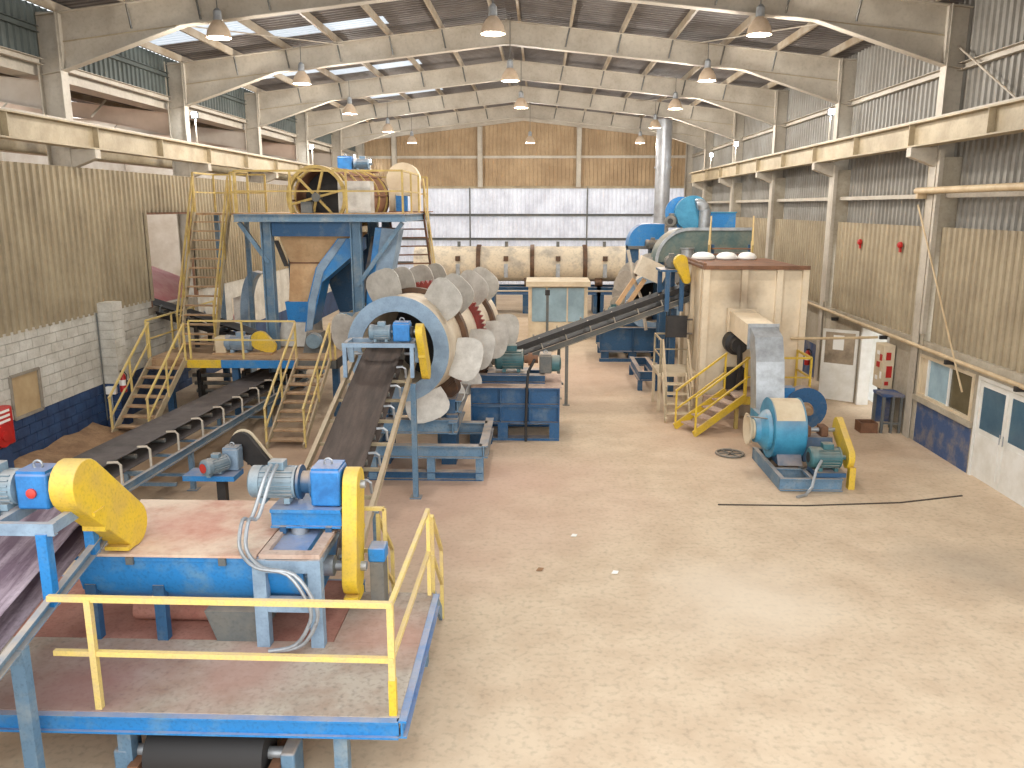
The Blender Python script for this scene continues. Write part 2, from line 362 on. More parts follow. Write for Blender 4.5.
# portal frames
names = ['overhead beside the camera, outside the view', 'first in view, its rafter crossing the top of the picture', 'second in view from the front', 'third in view from the front', 'fourth in view from the front', 'last before the brown gable wall']
def tapered(mb, pts_top, pts_bot, y, wd, t=.02, web=.014):
    # web plate plus two flanges following polylines in the XZ plane
    n = len(pts_top)
    for i in range(n - 1):
        a, b_, c, d = pts_top[i], pts_top[i+1], pts_bot[i+1], pts_bot[i]
        mb.prism([(a[0], y - web/2, a[1]), (b_[0], y - web/2, b_[1]), (c[0], y - web/2, c[1]), (d[0], y - web/2, d[1])], (0, web, 0))
    for pl in (pts_top, pts_bot):
        for i in range(n - 1): mb.bar((pl[i][0], y, pl[i][1]), (pl[i+1][0], y, pl[i+1][1]), wd, t)
for fi, y in enumerate(FR):
    fr = thing('portal_frame', 'cream steel portal frame, ' + names[fi], 'steel frame', (RX, y, 0), group='portal frames carrying the hall roof')
    for side in (-1, 1):
        xc = XCL if side < 0 else XCR
        inner = xc - side * .27; outer = xc + side * .2
        c = MB(); c.ibeam((xc, y, 0), (xc, y, EZ + (.1)), .3, .54, .025, up=(1, 0, 0)); c.build('column', 'steel_cream', fr)
        zt = lambda x: roof_z(x) + .02
        hx = inner - side * 2.9
        top = [(outer, zt(outer)), (inner, zt(inner)), (hx, zt(hx)), (RX, zt(RX))]
        bot = [(outer, zt(outer) - 1.28), (inner, zt(inner) - 1.25), (hx, zt(hx) - .62), (RX, zt(RX) - .66)]
        r = MB(); tapered(r, top, bot, y, .26); rf = r.build('rafter', 'steel_cream', fr)
        # web seam of the haunch and stiffeners
        s = MB(); s.bar((inner, y - .02, zt(inner) - .62), (hx, y - .02, zt(hx) - .6), .03, .02); s.build('haunch_seam', 'steel_yellowish', rf)
        s = MB(); s.cbox((inner - side * .03, y, zt(inner) - .62), (.05, .26, 1.2)); s.build('end_plate', 'steel_cream', fr)
        k = 0
        for x in PX:
            if (x - RX) * side > .5 and abs(x - xc) > .8:
                f = MB(); f.bar((x, y - .05, zt(x)), (x - side * .12, y - .13, zt(x) - .55), .035, .035); f.build('fly_brace', 'dusk_grey', rf)
    e = MB(); e.cbox((RX, y, roof_z(RX) - .3), (.05, .26, .72)); e.build('ridge_plate', 'steel_cream', fr)

# eave beams and eave cladding, left side open above the wall
for side, X in ((-1, XL - .35), (1, XR + .3)):
    pass

# ---- left wall: blocks below, corrugated sheets above
wl = struct('wall_left', (XL, 20, 0))
Y0L = 4.0
BT = 2.95
oA, oB = AX(152, 305, XL), AX(190, 245, XL)       # opening in the sheets
OY0, OY1, OZ0, OZ1 = oA.y, oB.y + .3, BT - .25, 5.35
wA, wB = AX(8, 372, XL), AX(37, 365, XL)
WZ1 = round(AX(22, 368, XL).z / (BT / 13)) * BT / 13; WZ0 = round(AX(25, 413, XL).z / (BT / 13)) * BT / 13
MB().box((XL - .3, Y0L, 0), (XL - .025, OY0, BT)).build('masonry', 'mortar', wl)
MB().box((XL - .3, OY0, 0), (XL - .025, OY1 - .002, OZ0)).build('masonry', 'mortar', wl)
mb = MB(); mb.box((XL - .3, OY1, 0), (XL - .01, 29.0, BT)); mb.box((XL - .3, 29.9, 0), (XL - .01, YB, BT)); mb.box((XL - .3, 29.0, 0), (XL - .01, 29.9, 1.0)); mb.box((XL - .3, 29.0, 2.3), (XL - .01, 29.9, BT))
mb.build('masonry', 'block_white', wl)
rows = 13; bh = BT / rows; bl = .45
bw = MB().box((-.04, .006, .006), (0.0, bl - .008, bh - .006)).mesh('block', 'block_white')
bb = MB().box((-.04, .006, .006), (0.0, bl - .008, bh - .006)).mesh('block', 'block_blue')
for r in range(rows):
    y = 15.2 - (bl / 2 if r % 2 else 0)
    while y < OY0 + (1.9 if r * bh + bh <= OZ0 else -.3):
        z = r * bh
        if not (y + bl > wA.y + .05 and y < wB.y - .05 and z + bh > WZ0 + .05 and z < WZ1 - .05):
            inst('block', bb if r < 5 else bw, wl, (XL + .01, y, z))
        else:
            for q0, q1 in ((y, wA.y - .04), (wB.y + .04, y + bl)):
                if q1 - q0 > .06: MB().box((XL - .03, q0 + .006, z + .006), (XL + .01, q1 - .008, z + bh - .006)).build('block', 'block_blue' if r < 5 else 'block_white', wl)
        y += bl
mb = MB().box((XL - .01, Y0L, 5 * bh), (XL, 15.0, BT)); mb.build('masonry', 'block_white', wl)
mb = MB().box((XL - .01, Y0L, 0), (XL, 15.0, 5 * bh)); mb.build('masonry', 'block_blue', wl)
mb = MB().box((XL - .01, OY1, 0), (XL + .004, YB, 5 * bh)); mb.build('dado', 'block_blue', wl)
# boarded window
wn = struct('window_1', (XL, wA.y, WZ0))
MB().box((XL - .02, wA.y, WZ0), (XL - .005, wB.y, WZ1)).build('board', 'board', wn)
mb = MB()
for a, b_ in (((wA.y, WZ0), (wB.y, WZ0)), ((wA.y, WZ1), (wB.y, WZ1)), ((wA.y, WZ0), (wA.y, WZ1)), ((wB.y, WZ0), (wB.y, WZ1))):
    mb.bar((XL + .01, a[0], a[1]), (XL + .01, b_[0], b_[1]), .06, .06, up=(1, 0, 0))
mb.build('window_frame', 'mortar', wn)
# block pier
pa, pb = AX(95, 420, XL + .02), AX(113, 430, XL + .45)
PY0 = 19.9; PY1 = 20.4
for r in range(rows + 1):
    m = 'block_blue' if r < 5 else 'block_white'
    MB().box((XL + .02, PY0 + .004, r * bh + .005), (XL + .42, PY1, (r + 1) * bh - .005)).build('block', m, wl)
MB().box((XL, PY0 + .02, 0), (XL + .4, PY1 - .02, (rows + 1) * bh - .01)).build('masonry', 'mortar', wl)
MB().tube((XL + .05, PY0 - .06, .2), (XL + .05, PY0 - .06, (rows) * bh), .02, n=6).build('conduit', 'dusk_grey', wl)
# corrugated sheets
ST = 6.42
lo = corr(1.0, ST - BT + .05, .25, .05); lm = lo.mesh('corrugated_sheet', 'tan_sheet')
hi_ = corr(1.0, ST - OZ1, .25, .05).mesh('corrugated_sheet', 'tan_sheet')
y = Y0L
while y < YB - .5:
    if y + .5 > OY0 and y + .5 < OY1: inst('corrugated_sheet', hi_, wl, (XL, y, OZ1), (0, 0, R(90)))
    else: inst('corrugated_sheet', lm, wl, (XL, y, BT - .05), (0, 0, R(90)))
    y += 1.0
MB().chan((XL - .06, Y0L, ST - .05), (XL - .06, YB, ST - .05), .08, .12, flip=-1).build('top_girt', 'steel_cream', wl)
for yy, in ((OY0,), (OY1,)):
    MB().cbox((XL - .05, yy, (OZ0 + OZ1) / 2), (.1, .12, OZ1 - OZ0)).build('jamb', 'rust', wl)
MB().cbox((XL - .05, (OY0 + OY1) / 2, OZ1), (.1, OY1 - OY0, .12)).build('lintel', 'rust', wl)
# eave cladding, left: a strip hanging from the roof, open below it
es = corr(1.0, 1.25, .25, .045).mesh('eave_sheet', 'eave_sheet')
y = ROOF0
while y < YB - .5:
    inst('eave_sheet', es, wl, (XL - .55, y, 8.75), (0, 0, R(90))); y += 1.0
for y0, y1 in zip([ROOF0] + FR, FR + [YB]):
    MB().chan((XL - .5, y0 + .15, 8.75), (XL - .5, y1 - .15, 8.75), .12, .14, flip=1).build('eave_girt', 'steel_cream', wl)
    MB().chan((XL - .5, y0 + .15, 9.45), (XL - .5, y1 - .15, 9.45), .1, .14, flip=1).build('eave_girt', 'eave_sheet', wl)

# ---- the neighbouring bay seen over the left wall
nb = thing('neighbouring_bay', 'neighbouring bay with cream rafters seen over the corrugated wall', 'building', (-18, 30, 0))
for y in FR:
    rr = MB(); x0, x1 = XL - .62, -26.0
    z0, z1 = 8.35, 9.35
    tapered(rr, [(x0, z0), (x0 - 3, z0 + .35), (x1, z1)], [(x0, z0 - .62), (x0 - 3, z0 - .08), (x1, z1 - .42)], y + .05, .24)
    rr.build('rafter', 'annex_wall' if FR.index(y) % 2 else 'annex_pink', nb)
    MB().ibeam((-26, y, 0), (-26, y, 9.4), .25, .45, .025, up=(1, 0, 0)).build('column', 'steel_cream', nb)
    for k in range(4):
        x = -13.5 - 3 * k
        MB().bar((x, y - .08, 8.75 + .06 * k), (x - .3, y - .5, 8.2 + .06 * k), .05, .05).build('fly_brace', 'steel_cream', nb)
for k in range(7):
    x = -12.2 - 2.2 * k; z = 8.62 + .95 * (x - XL + .5) / (-14.5)
    MB().chan((x, 13, z + .05), (x, YB - .7, z + .05), .07, .18).build('purlin', 'purlin', nb)
sm2 = corr(YB - .5 - 13, 4.6, .3, .05); me2 = sm2.mesh('annex_roof', 'roof_sheet')
o = bpy.data.objects.new('roof_sheeting', me2); COL.objects.link(o); o.parent = nb
d = Vector((-15, 0, .95)).normalized(); X = Vector((0, 1, 0)); Yv = d.cross(X)
o.matrix_local = WM[nb.name].inverted() @ Matrix(((X.x, Yv.x, d.x, XL - .6), (X.y, Yv.y, d.y, 13), (X.z, Yv.z, d.z, 8.78), (0, 0, 0, 1)))
MB().bar((XL - .95, 13, 8.6), (XL - .95, YB - .6, 8.6), .6, .25).build('gutter', 'steel_cream', nb)
# its far side: a low pale wall, open above
MB().box((-26.3, 8, 0), (-26.1, YB - .5, 9.6)).build('side_wall', 'annex_wall', nb)
MB().box((-26, YB - .9, 0), (XL - 1.0, YB - .6, 9.0)).build('end_wall', 'annex_wall', nb)
# crane beam of that bay
MB().ibeam((XL - 1.05, 13, 7.0), (XL - 1.05, YB - 1, 7.0), .3, .55, .03).build('crane_beam', 'steel_yellowish', nb)

# ---- back gable wall
wb = struct('wall_back', (RX, YB, 0))
for i in range(21):
    x = XL - .4 + i; x1 = x + 1
    zt = min(roof_z(min(max(x, XL-.4), XR+.4)), roof_z(min(max(x1, XL-.4), XR+.4))) + .1
    ztop = max(roof_z(max(min(x, XR + .4), XL - .4)), roof_z(max(min(x1, XR + .4), XL - .4))) + .2
    inst('brown_sheet', corr(1.0, ztop - 6.75, .25, .05).mesh('brown_sheet', 'brown_sheet'), wb, (x, YB, 6.75))
ws = corr(1.0, 6.3, .25, .045).mesh('white_sheet', 'white_sheet')
for i in range(21): inst('white_sheet', ws, wb, (XL - .4 + i, YB + .05, .45))
for z in (6.72, 5.0, 3.5, 2.0):
    MB().chan((XL - .3, YB - .1, z), (XR + .4, YB - .1, z), .1, .16).build('girt', 'steel_yellowish' if z > 6 else 'dusk_grey', wb)
MB().chan((XL - .3, YB - .1, 8.55), (XR + .4, YB - .1, 8.55), .1, .16).build('girt', 'steel_cream', wb)
for px in (394, 480, 579):
    x = AY(px, 150, YB - .3).x
    MB().ibeam((x, YB - .3, 6.7), (x, YB - .3, roof_z(x)), .2, .3, .02, up=(1, 0, 0)).build('gable_post', 'steel_cream', wb)
for px in (470, 587):
    x = AY(px, 220, YB - .3).x
    MB().bar((x, YB - .25, 0), (x, YB - .25, 6.7), .09).build('gable_post', 'dusk_grey', wb)
for side in (-1, 1):
    xe = XL if side < 0 else XR
    r = MB(); r.bar((xe, YB - .3, roof_z(xe) - .1), (RX, YB - .3, RZ - .1), .2, .3); r.build('gable_rafter', 'steel_cream', wb)
for x in (XCL, XCR): MB().ibeam((x, YB - .3, 0), (x, YB - .3, EZ), .3, .5, .025, up=(1, 0, 0)).build('column', 'steel_cream', wb)

# ---- right wall
wr = struct('wall_right', (XR, 25, 0))
XS = XR + .42
TB, TT = 2.42, 5.05           # tan sheets between columns
gm = corr(1.0, 10.1 - TT + .6, .25, .05).mesh('grey_sheet', 'grey_sheet')
y = ROOF0
while y < YB - .5:
    inst('grey_sheet', gm, wr, (XS, y + 1, TT - .6), (0, 0, R(-90))); y += 1.0
tm = corr(1.0, TT - TB, .25, .05).mesh('tan_sheet', 'tan_sheet_right')
bays = [7.9] + FR + [YB]
for y0, y1 in zip(bays, bays[1:]):
    n = int((y1 - y0 - .7) / 1.0); L = (y1 - y0 - .75) / n
    for i in range(n):
        inst('tan_sheet', tm, wr, (XR + .12, y0 + .38 + L * (i + 1), TB), (0, 0, R(-90)), (L, 1, 1))
    # girts of the upper wall
    for z in (8.55,): MB().chan((XS - .06, y0, z), (XS - .06, y1, z), .14, .16, flip=-1).build('girt', 'steel_cream', wr)
    MB().bar((XR + .18, y0 + .3, 5.75), (XR + .18, y1 - .3, 5.75), .12, .1).build('girt', 'steel_cream', wr)
# posts beside the columns (pale angle from floor to crane beam)
for y in FR[1:]:
    MB().box((XR - .02, y - .32, 0), (XR + .5, y + .32, 6.6)).build('pier', 'plaster', wr)
    MB().bar((XR - .06, y - .34, 2.6), (XR - .06, y - .34, 6.75), .1, .1).build('post', 'steel_cream', wr)
# lower masonry with door and window openings
dA = AX(968, 473, XR).y; dB = 14.55
D2a, D2b = AX(882, 408, XR).y, AX(857, 395, XR).y
Wa, Wb = AX(971, 415, XR).y, AX(918, 385, XR).y
WZa, WZb = AX(944, 408, XR).z, AX(944, 362, XR).z
DZ = 2.12
def rbox(y0, y1, z0, z1, m='plaster', x0=XR, name='masonry'): MB().box((x0, y0, z0), (XR + .3, y1, z1)).build(name, m, wr)
rbox(6, dB, 0, TB); rbox(dB, dA, DZ, TB); rbox(dA, Wa, 0, TB); rbox(Wa, Wb, 0, WZa); rbox(Wa, Wb, WZb, TB); rbox(Wb, D2a, 0, TB); rbox(D2a, D2b, 2.2, TB); rbox(D2b, YB, 0, TB)
rbox(dA + .08, Wb + .55, 0, WZa - .16, 'dado_blue', XR - .006, 'dado'); rbox(D2b + .9, YB, 0, 1.1, 'dado_blue', XR - .006, 'dado')
MB().box((XR - .07, Wa - .1, WZa - .12), (XR + .1, Wb + .1, WZa)).build('window_sill', 'plaster', wr)
# ================================================================ LIGHT FITTINGS
def lamp_proto():
    t = thing('pendant_lamp', 'x', 'lamp', (0, 0, 0))
    MB().tube((0, 0, .62), (0, 0, 1.0), .012, n=6).build('hanger', 'dusk_grey', t)
    MB().lathe((0, 0, .36), (0, 0, 1), [(0, .08), (.02, .1), (.2, .09), (.26, .04)], 14).build('ballast_housing', 'galv', t)
    MB().lathe((0, 0, 0), (0, 0, 1), [(0, .27), (.03, .27), (.16, .24), (.28, .17), (.36, .1), (.37, .08), (.28, .14), (.16, .21), (.03, .25), (0, .25)], 20, closed=True).build('lamp_shade', 'lamp_shade', t)
    MB().lathe((0, 0, .06), (0, 0, 1), [(0, .05), (.05, .09), (.2, .08), (.25, .05)], 12).build('bulb', 'lamp_warm', t)
    return t
lp = lamp_proto()
specs = [  # pixel of the shade, frame it hangs behind / before, words
    (219, 30, 19.3, 'dusty bell lamp hanging from the nearest frame on the left'),
    (493, 26, 19.3, 'bell lamp hanging at the ridge of the nearest frame'),
    (759, 27, 19.3, 'bell lamp hanging from the nearest frame on the right'),
    (302, 76, 26.0, 'lit bell lamp hanging from the second frame on the left'),
    (510, 73, 26.0, 'bell lamp hanging at the ridge of the second frame'),
    (707, 73, 26.0, 'bell lamp hanging from the second frame on the right'),
    (350, 106, 32.8, 'bell lamp hanging from the third frame on the left'),
    (675, 101, 32.8, 'bell lamp hanging from the third frame on the right'),
    (388, 124, 39.6, 'bell lamp hanging from the fourth frame on the left'),
    (655, 120, 39.6, 'lit bell lamp hanging from the fourth frame on the right'),
    (521, 100, 32.8, 'bell lamp hanging at the ridge of the third frame'),
    (412, 135, 46.4, 'bell lamp hanging from the last frame on the left'),
    (530, 135, 46.4, 'bell lamp hanging at the ridge of the last frame'),
    (640, 135, 46.4, 'bell lamp hanging from the last frame on the right'),
]
for i, (px, py, y, lab) in enumerate(specs):
    p = AY(px, py + 8, y)
    c = lp if i == 0 else copy_tree(lp, p, label=lab, group='bell lamps under the roof frames')
    if i == 0: c.location = p; c['label'] = lab; c['group'] = 'bell lamps under the roof frames'
    for hg in c.children:
        if hg.name.startswith('hanger'):
            s = (roof_z(p.x) + .12 - p.z - .62) / .38; hg.scale = (1, 1, s); hg.location = (0, 0, .62 - .62 * s)
    ld = bpy.data.lights.new('lamp_light', 'POINT'); ld.energy = 290; ld.color = (1, .96, .9); ld.shadow_soft_size = .2
    lo_ = bpy.data.objects.new('lamp_light', ld); COL.objects.link(lo_); lo_.parent = c; lo_.location = (0, 0, -.12)
# floodlights on the crane rails
fp = thing('floodlight', 'x', 'lamp', (0, 0, 0))
MB().tube((0, 0, -1.0), (0, 0, -.1), .03, n=8).build('pole', 'steel_cream', fp)
MB().box((-.1, -.06, -.1), (.1, .06, .1)).build('housing', 'dusk_grey', fp, bevel=.02)
MB().box((-.08, -.075, -.08), (.08, -.061, .08)).build('lens', 'flood_glow', fp)
fl_specs = [(831, 112, 8.6, 'nearest of the three lit floodlights on the right crane beam'), (736, 144, 8.6, 'middle of the three lit floodlights on the right crane beam'), (711, 155, 8.6, 'farthest of the three lit floodlights on the right crane beam'),
            (195, 115, -10.66, 'nearest of the three lit floodlights on the left crane beam'), (312, 147, -10.66, 'middle of the three lit floodlights on the left crane beam'), (370, 161, -10.62, 'farthest of the three lit floodlights on the left crane beam')]
for i, (px, py, X, lab) in enumerate(fl_specs):
    p = AX(px, py, X)
    c = fp if i == 0 else copy_tree(fp, p)
    c.location = p; c['label'] = lab; c['group'] = 'lit floodlights along the crane beams'
    h = p.z - 7.37
    for ch in c.children:
        if ch.name.startswith('pole'): ch.scale = (1, 1, max(.3, h + .01) / 1.0); 
    ld = bpy.data.lights.new('flood_light', 'SPOT'); ld.energy = 70; ld.color = (.9, .96, 1); ld.spot_size = R(140); ld.spot_blend = .8; ld.shadow_soft_size = .12
    lo_ = bpy.data.objects.new('flood_light', ld); COL.objects.link(lo_); lo_.parent = c; lo_.location = (0, -.1, 0); lo_.rotation_euler = (R(50), 0, R(20 if X < 0 else -20) * -1)

# ---- crane beams
for X, lab, bx in ((8.6, 'long pale crane beam along the right wall', 1), (-10.62, 'long pale crane beam along the left wall', -1)):
    cb = thing('crane_beam', lab, 'beam', (X, 30, 6.8), group='crane beams')
    y0, y1 = 8.0, (48.3 if X > 0 else 52.4)
    MB().ibeam((X, y0, 7.1), (X, y1, 7.1), .34, .54, .035).build('beam', 'steel_yellowish', cb)
    MB().bar((X, y0, 7.4), (X, y1, 7.4), .07, .06).build('rail', 'steel_cream', cb)
    for i in range(int((y1 - y0) / 3.4)):
        y = y0 + 1.7 + i * 3.4
        MB().cbox((X, y, 7.1), (.3, .02, .47)).build('stiffener', 'steel_yellowish', cb)
    for y in FR:
        mb = MB(); xa = XCR if X > 0 else XCL
        mb.prism([(X - .2, y - .12, 6.82), (xa, y - .12, 6.82), (xa, y - .12, 6.3), (X - .2 * bx, y - .12, 6.62)] if bx > 0 else [(X + .2, y - .12, 6.82), (xa, y - .12, 6.82), (xa, y - .12, 6.3), (X + .2, y - .12, 6.62)], (0, .24, 0))
        mb.build('bracket', 'steel_cream', cb)
# ================================================================ BUILDERS FOR PLANT
def V(*a): return Vector(a)
def motor(parent, c, d, L=.55, r=.17, m='motor_grey', cap=None, box_side=(0, 0, 1), foot=True):
    # electric motor, centre c, shaft along d: finned body, fan cowl, end shield, terminal box, feet
    c = Vector(c); d = Vector(d).normalized()
    a = c - d * L / 2
    b = MB(); b.lathe(a + d * L * .25, d, [(0, r * .9), (L * .7, r * .9)], 20)
    b.lathe(a + d * L * .93, d, [(0, r * .98), (L * .05, r * .98), (L * .07, r * .5)], 20)
    b.tube(a + d * L, a + d * (L * 1.18), r * .22, n=10)
    body = b.build('motor_body', m, parent)
    f = MB(); _, _, dd, rr, uu = f.frame(a, c)
    for i in range(20):
        t = 2 * math.pi * i / 20
        if abs(math.sin(t)) > .93: continue
        q = rr * math.cos(t) + uu * math.sin(t)
        f.bar(a + d * L * .26 + q * r * .93, a + d * L * .92 + q * r * .93, .012, r * .18, up=q)
    f.build('cooling_fins', m, body)['kind'] = 'stuff'
    w_ = MB(); w_.lathe(a, d, [(0, r * .55), (.01, r * .85), (L * .06, r * .98), (L * .25, r * .98), (L * .25, r * .9)], 20); w_.build('fan_cowl', cap or m, parent)
    g = MB(); g.lathe(a - d * .006, d, [(0, r * .5), (.012, r * .5)], 16); g.build('fan_grille', 'black' if cap is None else cap, body)
    t = MB(); q = Vector(box_side); t.cbox(c + q * (r * 1.08) + d * L * .08, (r * .95 if abs(d.x) > .5 else r * .85, r * .85 if abs(d.x) > .5 else r * .95, r * .55)); t.build('terminal_box', m, parent, bevel=.01)
    if foot:
        for k in (.32, .82): MB().cbox(a + d * L * k - V(0, 0, r * .93), (L * .12 if abs(d.x) > .5 else r * 1.8, r * 1.8 if abs(d.x) > .5 else L * .12, r * .35)).build('motor_foot', m, parent)
def gearbox(parent, c, sz, m='motor_blue', shaft=None, eye=True):
    c = Vector(c); b = MB(); b.cbox(c, sz); g = b.build('gearbox', m, parent, bevel=.025)
    e = MB(); e.cbox(c + V(0, 0, sz[2] / 2 + .01), (sz[0] * .9, sz[1] * .9, .03)); e.build('gearbox_cover', m, g)
    if eye:
        pts = [c + V(.045 * math.cos(a), 0, sz[2] / 2 + .05 + .045 * math.sin(a)) for a in [math.pi * 2 * i / 12 for i in range(13)]]
        MB().pipe(pts, .012, 6).build('lifting_eye', 'galv', g)
    if shaft:
        MB().tube(c, c + Vector(shaft), .05, n=12).build('shaft', 'galv', parent)
        n = Vector(shaft).normalized(); MB().lathe(c + n * (max(sz[0], .01) / 2 if abs(n.x) > .5 else sz[1] / 2), n, [(0, .11), (.05, .11), (.06, .07)], 16).build('bearing_cover', 'black', g)
def guard(parent, pa, pb, ra, rb, th, normal, m='yellow', name='chain_guard', bolt=True):
    # rounded belt guard between two shafts, thickness th along normal
    pa, pb, nrm = Vector(pa), Vector(pb), Vector(normal).normalized()
    ax = (pb - pa).normalized(); sd = nrm.cross(ax).normalized(); pts = []
    for i in range(11): t = math.pi * i / 10; pts.append(pa + sd * (math.cos(t) * ra) - ax * (math.sin(t) * ra))
    for i in range(11): t = math.pi * i / 10; pts.append(pb - sd * (math.cos(t) * rb) + ax * (math.sin(t) * rb))
    b = MB(); b.prism([p - nrm * th / 2 for p in pts], nrm * th)
    g = b.build(name, m, parent, bevel=.008)
    if bolt:
        mb = MB(); mid = (pa + pb) / 2
        mb.cbox(mid + sd * (ra + rb) / 2 * 1.0 * (1 if sd.z < 0 else -1), (max(.03, abs(nrm.x) * th), max(.06, abs(nrm.y) * th), .05)); mb.build('guard_lug', m, g)
    return g
def railing(parent, pts, h=1.05, mids=(.52,), sp=1.6, m='yellow_rail', w_=.045, posts=True, toe=False):
    for a, b in zip(pts, pts[1:]):
        a, b = Vector(a), Vector(b)
        MB().bar(a + V(0, 0, h), b + V(0, 0, h), w_, w_).build('top_rail', m, parent)
        for k in mids: MB().bar(a + V(0, 0, h * k), b + V(0, 0, h * k), w_ * .8, w_ * .8).build('mid_rail', m, parent)
        if toe: MB().bar(a + V(0, 0, .07), b + V(0, 0, .07), .01, .14).build('toe_board', m, parent)
        if posts:
            n = max(1, round((b - a).length / sp))
            for i in range(n + (1 if (b - Vector(pts[-1])).length < 1e-6 else 0)):
                p = lerp(a, b, i / n); MB().bar(p, p + V(0, 0, h), w_, w_).build('rail_post', m, parent)
def stairs(name, label, pb, pt, width, n, group=None, rail='yellow_old', tm='tread', sm='steel_yellowish', h=.95, sides=(-1, 1), npost=3, sh=.16):
    # bottom centre -> top centre
    pb, pt = Vector(pb), Vector(pt)
    t = thing(name, label, 'stairs', (pb.x, pb.y, pb.z), group=group)
    d = (pt - pb); hz = V(d.x, d.y, 0).normalized(); sd = hz.cross(V(0, 0, 1))
    for s in (-1, 1):
        MB().bar(pb + sd * (s * width / 2) + V(0, 0, .06), pt + sd * (s * width / 2), .04, sh).build('stringer', sm, t)
    run = V(d.x, d.y, 0).length / (n + 1)
    td = max(.2, min(.28, run))
    for i in range(n):
        c = lerp(pb, pt, (i + 1) / (n + 1)); a = c - hz * td / 2; b = c + hz * td / 2
        MB().bar(a, b, width - .045, .035).build('tread', tm, t)
    for s in sides:
        o = sd * (s * (width / 2 + .02))
        a, b = pb + o, pt + o
        MB().bar(a + V(0, 0, h), b + V(0, 0, h), .045).build('handrail', rail, t)
        MB().bar(a + V(0, 0, h * .5), b + V(0, 0, h * .5), .038).build('mid_rail', rail, t)
        for k in range(npost):
            p = lerp(a, b, .02 + .96 * k / (npost - 1)); MB().bar(p, p + V(0, 0, h), .045).build('rail_post', rail, t)
    return t
def conveyor(name, label, tail, head, bw, belt='belt', rail='blue_steel', hoop='galv', legs=(), hoops=(), group=None, drop=.16, over=.17, rp=.13, trough=.05, hoop_side=(1, -1), rail_h=.14):
    # tail, head: centre line of the belt's top run; legs: fractions along it; hoops: idler stations
    T, H = Vector(tail), Vector(head); d = (H - T).normalized(); hz = V(d.x, d.y, 0).normalized(); sd = hz.cross(V(0, 0, 1)); up = sd.cross(d).normalized()
    t = thing(name, label, 'conveyor', (T.x, T.y, 0), group=group)
    # belt loop: troughed top strand, pulleys, flat return strand
    b = MB(); secs = []
    L = (H - T).length
    prof = [(0, -rp, 1)]; path = []
    for i in range(7): a = math.pi / 2 + math.pi * i / 6; path.append((math.cos(a) * rp, math.sin(a) * rp - rp, 0))
    path = [(x, z, 0) for x, z, _ in path][::-1]
    path += [(.5, 0, 1), (L - .5, 0, 1)]
    for i in range(7): a = math.pi / 2 - math.pi * i / 6; path.append((L + math.cos(a) * rp, math.sin(a) * rp - rp, 0))
    loops = []
    for x, z, tr in path:
        row = []
        for q in (-.5, -.3, 0, .3, .5):
            lift = trough * tr * (1 if abs(q) == .5 else 0)
            row.append(T + d * x + up * (z + lift - trough * tr * .3) + sd * (q * bw))
        loops.append(row)
    m = len(loops); vs = [p for r_ in loops for p in r_]; fs = []
    for k in range(m):
        k2 = (k + 1) % m
        for q in range(4): fs.append((k*5+q, k*5+q+1, k2*5+q+1, k2*5+q))
    b.add(vs, fs); bo = b.build('belt', belt, t)
    so = bo.modifiers.new('thick', 'SOLIDIFY'); so.thickness = .012; so.offset = -1
    for P, nm in ((T, 'tail_pulley'), (H, 'head_pulley')):
        MB().tube(P - up * rp - sd * (bw * .52), P - up * rp + sd * (bw * .52), rp - .012, n=20).build(nm, 'dusk_grey', t)
        MB().tube(P - up * rp - sd * (bw / 2 + over + .04), P - up * rp + sd * (bw / 2 + over + .04), .03, n=10).build('pulley_shaft', 'galv', t)
    ro = drop
    for s in (-1, 1):
        o = sd * (s * (bw / 2 + over)) - up * ro
        MB().chan(T + o - d * .15, H + o + d * .12, .07, rail_h, .012, flip=s).build('side_rail', rail, t)
    for k, u in enumerate(hoops):
        P = T + d * (L * u)
        for s in hoop_side:
            pts = [P + sd * (s * (bw / 2 + over - .02)) - up * (ro - .05), P + sd * (s * (bw / 2 + over - .02)) + up * .03, P + sd * (s * (bw / 2 + over - .07)) + up * .08, P + sd * (s * (bw / 2 + .02)) + up * .07]
            MB().pipe(pts, .022, 7).build('idler_bracket', hoop, t)
        MB().tube(P - sd * (bw * .48) - up * .1, P + sd * (bw * .48) - up * .1, .045, n=10).build('idler_roller', 'dusk_grey', t)
        MB().bar(P - sd * (bw / 2 + over) - up * (ro + .03), P + sd * (bw / 2 + over) - up * (ro + .03), .06, .05).build('cross_member', rail, t)
    for u in legs:
        P = T + d * (L * u)
        for s in (-1, 1):
            q = P + sd * (s * (bw / 2 + over)) - up * (ro + rail_h / 2)
            MB().bar((q.x, q.y, 0), q, .09, .09, up=(0, 1, 0)).build('leg', rail, t)
            MB().cbox((q.x, q.y, .008), (.2, .2, .016)).build('foot_plate', rail, t)
        a = P + sd * (bw / 2 + over); c = P - sd * (bw / 2 + over); zz = (P.z - ro) * .35
        MB().bar((a.x, a.y, zz), (c.x, c.y, zz), .06, .06).build('leg_brace', rail, t)
    return t
